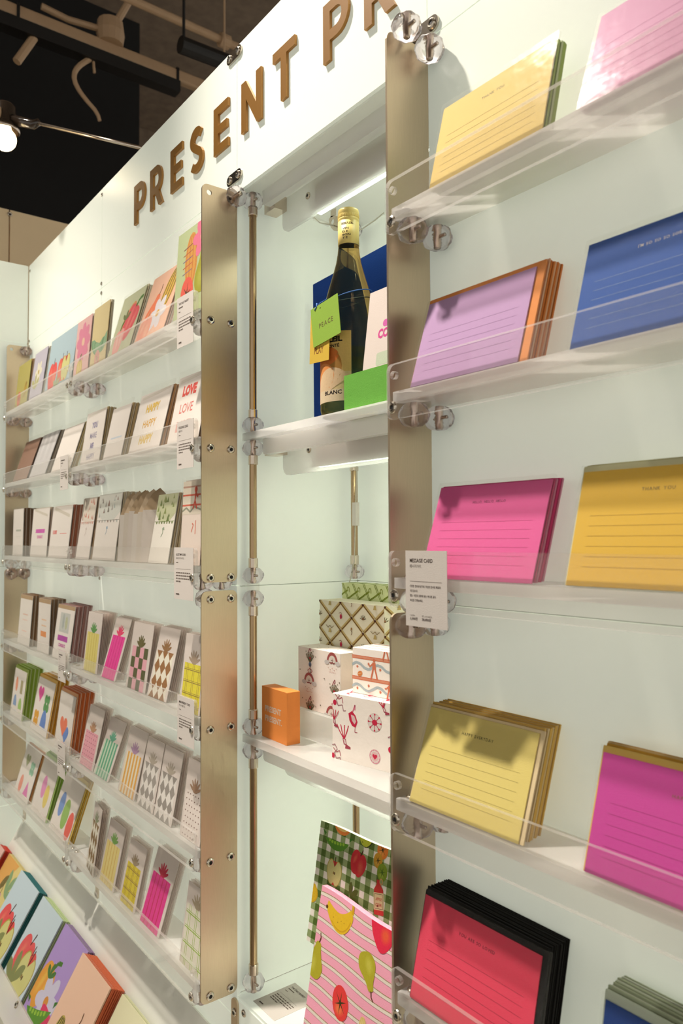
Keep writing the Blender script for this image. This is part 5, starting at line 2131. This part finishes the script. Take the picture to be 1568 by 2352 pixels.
# ================================================================== niche floor: folded tea towels
def towel(x, y, z, w, h, th, tilt, mat, art, label, wave, roll=0.0):
    """folded cloth: softly waved slab"""
    nu, nv = 30, 30
    vs, fs = [], []
    fy = lambda u, v: wave * math.sin(u / w * 7 + 1.2) * (v / h) + wave * .5 * math.sin(v / h * 5 + u / w * 2)
    tz = lambda u: wave * 1.2 * math.sin(u / w * 6 + .6)
    for side in (0, 1):
        for j in range(nv + 1):
            for i in range(nu + 1):
                u, v = w * i / nu, h * j / nv
                vs.append((u, fy(u, v) + th * side, v + tz(u) * (v / h)))
    n1 = (nu + 1) * (nv + 1)
    idx = lambda i, j, s: s * n1 + j * (nu + 1) + i
    for j in range(nv):
        for i in range(nu):
            fs.append((idx(i, j, 0), idx(i + 1, j, 0), idx(i + 1, j + 1, 0), idx(i, j + 1, 0)))
            fs.append((idx(i, j + 1, 1), idx(i + 1, j + 1, 1), idx(i + 1, j, 1), idx(i, j, 1)))
    for i in range(nu):
        fs.append((idx(i, 0, 1), idx(i + 1, 0, 1), idx(i + 1, 0, 0), idx(i, 0, 0)))
        fs.append((idx(i, nv, 0), idx(i + 1, nv, 0), idx(i + 1, nv, 1), idx(i, nv, 1)))
    for j in range(nv):
        fs.append((idx(0, j, 0), idx(0, j + 1, 0), idx(0, j + 1, 1), idx(0, j, 1)))
        fs.append((idx(nu, j, 1), idx(nu, j + 1, 1), idx(nu, j + 1, 0), idx(nu, j, 0)))
    me = bpy.data.meshes.new('tea_towel')
    me.from_pydata(vs, [], fs)
    me.materials.append(mat)
    o = link('tea_towel', me)
    place_slab(o, x, y, z, tilt, 0, roll)
    A_ = Art(w, h)
    art(A_, w, h)
    # cut the print fine enough to follow the folds
    fine = []
    su, sv = w / nu, h / nv
    for tri, c, k in A_.tris:
        us, vv = [p[0] for p in tri], [p[1] for p in tri]
        for i in range(int(min(us) / su), int(max(us) / su) + 1):
            q = clip_poly(list(tri), i * su, (i + 1) * su, -1, 1)
            if len(q) < 3:
                continue
            for j in range(int(min(vv) / sv), int(max(vv) / sv) + 1):
                q2 = clip_poly(q, -1, 1, j * sv, (j + 1) * sv)
                if len(q2) > 2:
                    fine.append((q2, c, k))
    A_.tris = fine
    link('print', A_.mesh(lambda u, v, off: (u, fy(u, v) - off - .0002, v + tz(u) * (v / h))), o)
    tag(o, label, 'tea towel', 'folded tea towels on the niche floor')
    return o


def art_gingham(A_, w, h):
    p = .0225
    pv = .0195
    for k in range(int(h / pv) + 1):
        A_.rect(0, h - pv * k - pv * .5, w, h - pv * k, '9db077', k == 0)
    for k in range(int(w / p) + 1):
        A_.rect(p * k + p * .46, 0, p * k + p * .96, h, '97ab70', k == 0)
    first = True
    for i in range(int(w / p) + 1):
        for j in range(int(h / pv) + 1):
            A_.rect(p * i + p * .46, h - pv * j - pv * .5, p * i + p * .96, h - pv * j, '57702c', first)
            first = False
    items = [(m_melon, .056, .176, .040, 0, {}), (m_pea, .047, .148, .062, 4, {}), (m_avocado, .114, .182, .046, -4, {}), (m_half, .048, .108, .042, 0, {}),
             (m_apple, .103, .136, .039, -14, dict(c='d8343c', hi='e4604c')), (m_tomato, .152, .168, .028, 0, dict(c='ea8434', hi='f0a048')),
             (m_tomato, .145, .152, .023, 0, dict(c='d09a2c', hi='dcae48')), (m_tomato, .156, .139, .026, 0, dict(c='88a42c', hi='a4bc44', leaf='4a6a1c')),
             (m_banana, .004, .066, .036, 80, {}), (m_leaf, .092, .088, .028, -50, dict(c='5a6424'))]
    for fn, x, y, s, d, kw in items:
        A_.at(x, y, s, d, .90)
        fn(A_, **kw)
    # cider bottle
    A_.at(.154, .106, .036, 10)
    A_.poly([(-.10, .62), (.10, .62), (.10, .46), (.26, .28), (.28, -.62), (-.28, -.62), (-.26, .28), (-.10, .46)], 'd03a34')
    A_.ell(.16, .56, .10, .12, 'd8a46c', 0, 12)
    A_.ell(.16, .56, .055, .07, '97ab70', 0, 12)
    A_.rect(-.29, -.45, .29, .16, 'ead2a0')
    A_.rect(-.24, -.41, .24, .12, '5a3a2c'); A_.rect(-.225, -.395, .225, .105, 'ead2a0')
    A_.text('APPLE', 0, -.12, .155, 'c22c2c', 'c', .015, .85)
    A_.text('CIDER', 0, -.32, .155, 'c22c2c', 'c', .015, .85)
    A_.at()


def art_stripe(A_, w, h):
    p = .0175
    for k in range(int(h / p) + 2):
        y = h - .010 - p * k
        for yy, t, c in ((y, .0052, 'ece0d2'), (y + .0021, .0011, 'a8906c')):
            A_.line([(w * i / 12, yy + .0012 * math.sin(i * .8 + k)) for i in range(13)], t, c)
    for fn, x, y, s, d, kw in ((m_banana, .054, .197, .070, 14, {}), (m_strawberry, .142, .220, .056, 0, {}), (m_pear, .008, .127, .056, -8, {}),
                               (m_pear, .126, .160, .052, 205, {}), (m_tomato, .076, .097, .046, 6, {}), (m_gourd, .128, .088, .034, 6, dict(c='ead48c', st='d8b86c'))):
        A_.at(x, y, s, d, .95)
        fn(A_, **kw)
    A_.at()


b = MB()
b.box(-.955, -.70, .050, .105, NZ, .784)
o = b.build('riser_block', FROST)
tag(o, 'tall frosted riser block hidden behind the pink tea towel', 'riser')
towel(-0.9650, .0440, .788, .225, .172, .008, 12, surf('cotton_white', (232, 226, 214), rough=.9, spec=.1, bump=.2, scale=1200), art_gingham,
      'green gingham tea towel printed with fruit and a cider bottle', .0012, -3.5)
towel(-0.9300, .0070, NZ + .002, .215, .226, .010, 10.5, surf('cotton_pink', (226, 156, 176), rough=.9, spec=.1, bump=.2, scale=1200, var=.04), art_stripe,
      'pink striped tea towel printed with bananas and pears', .0016)
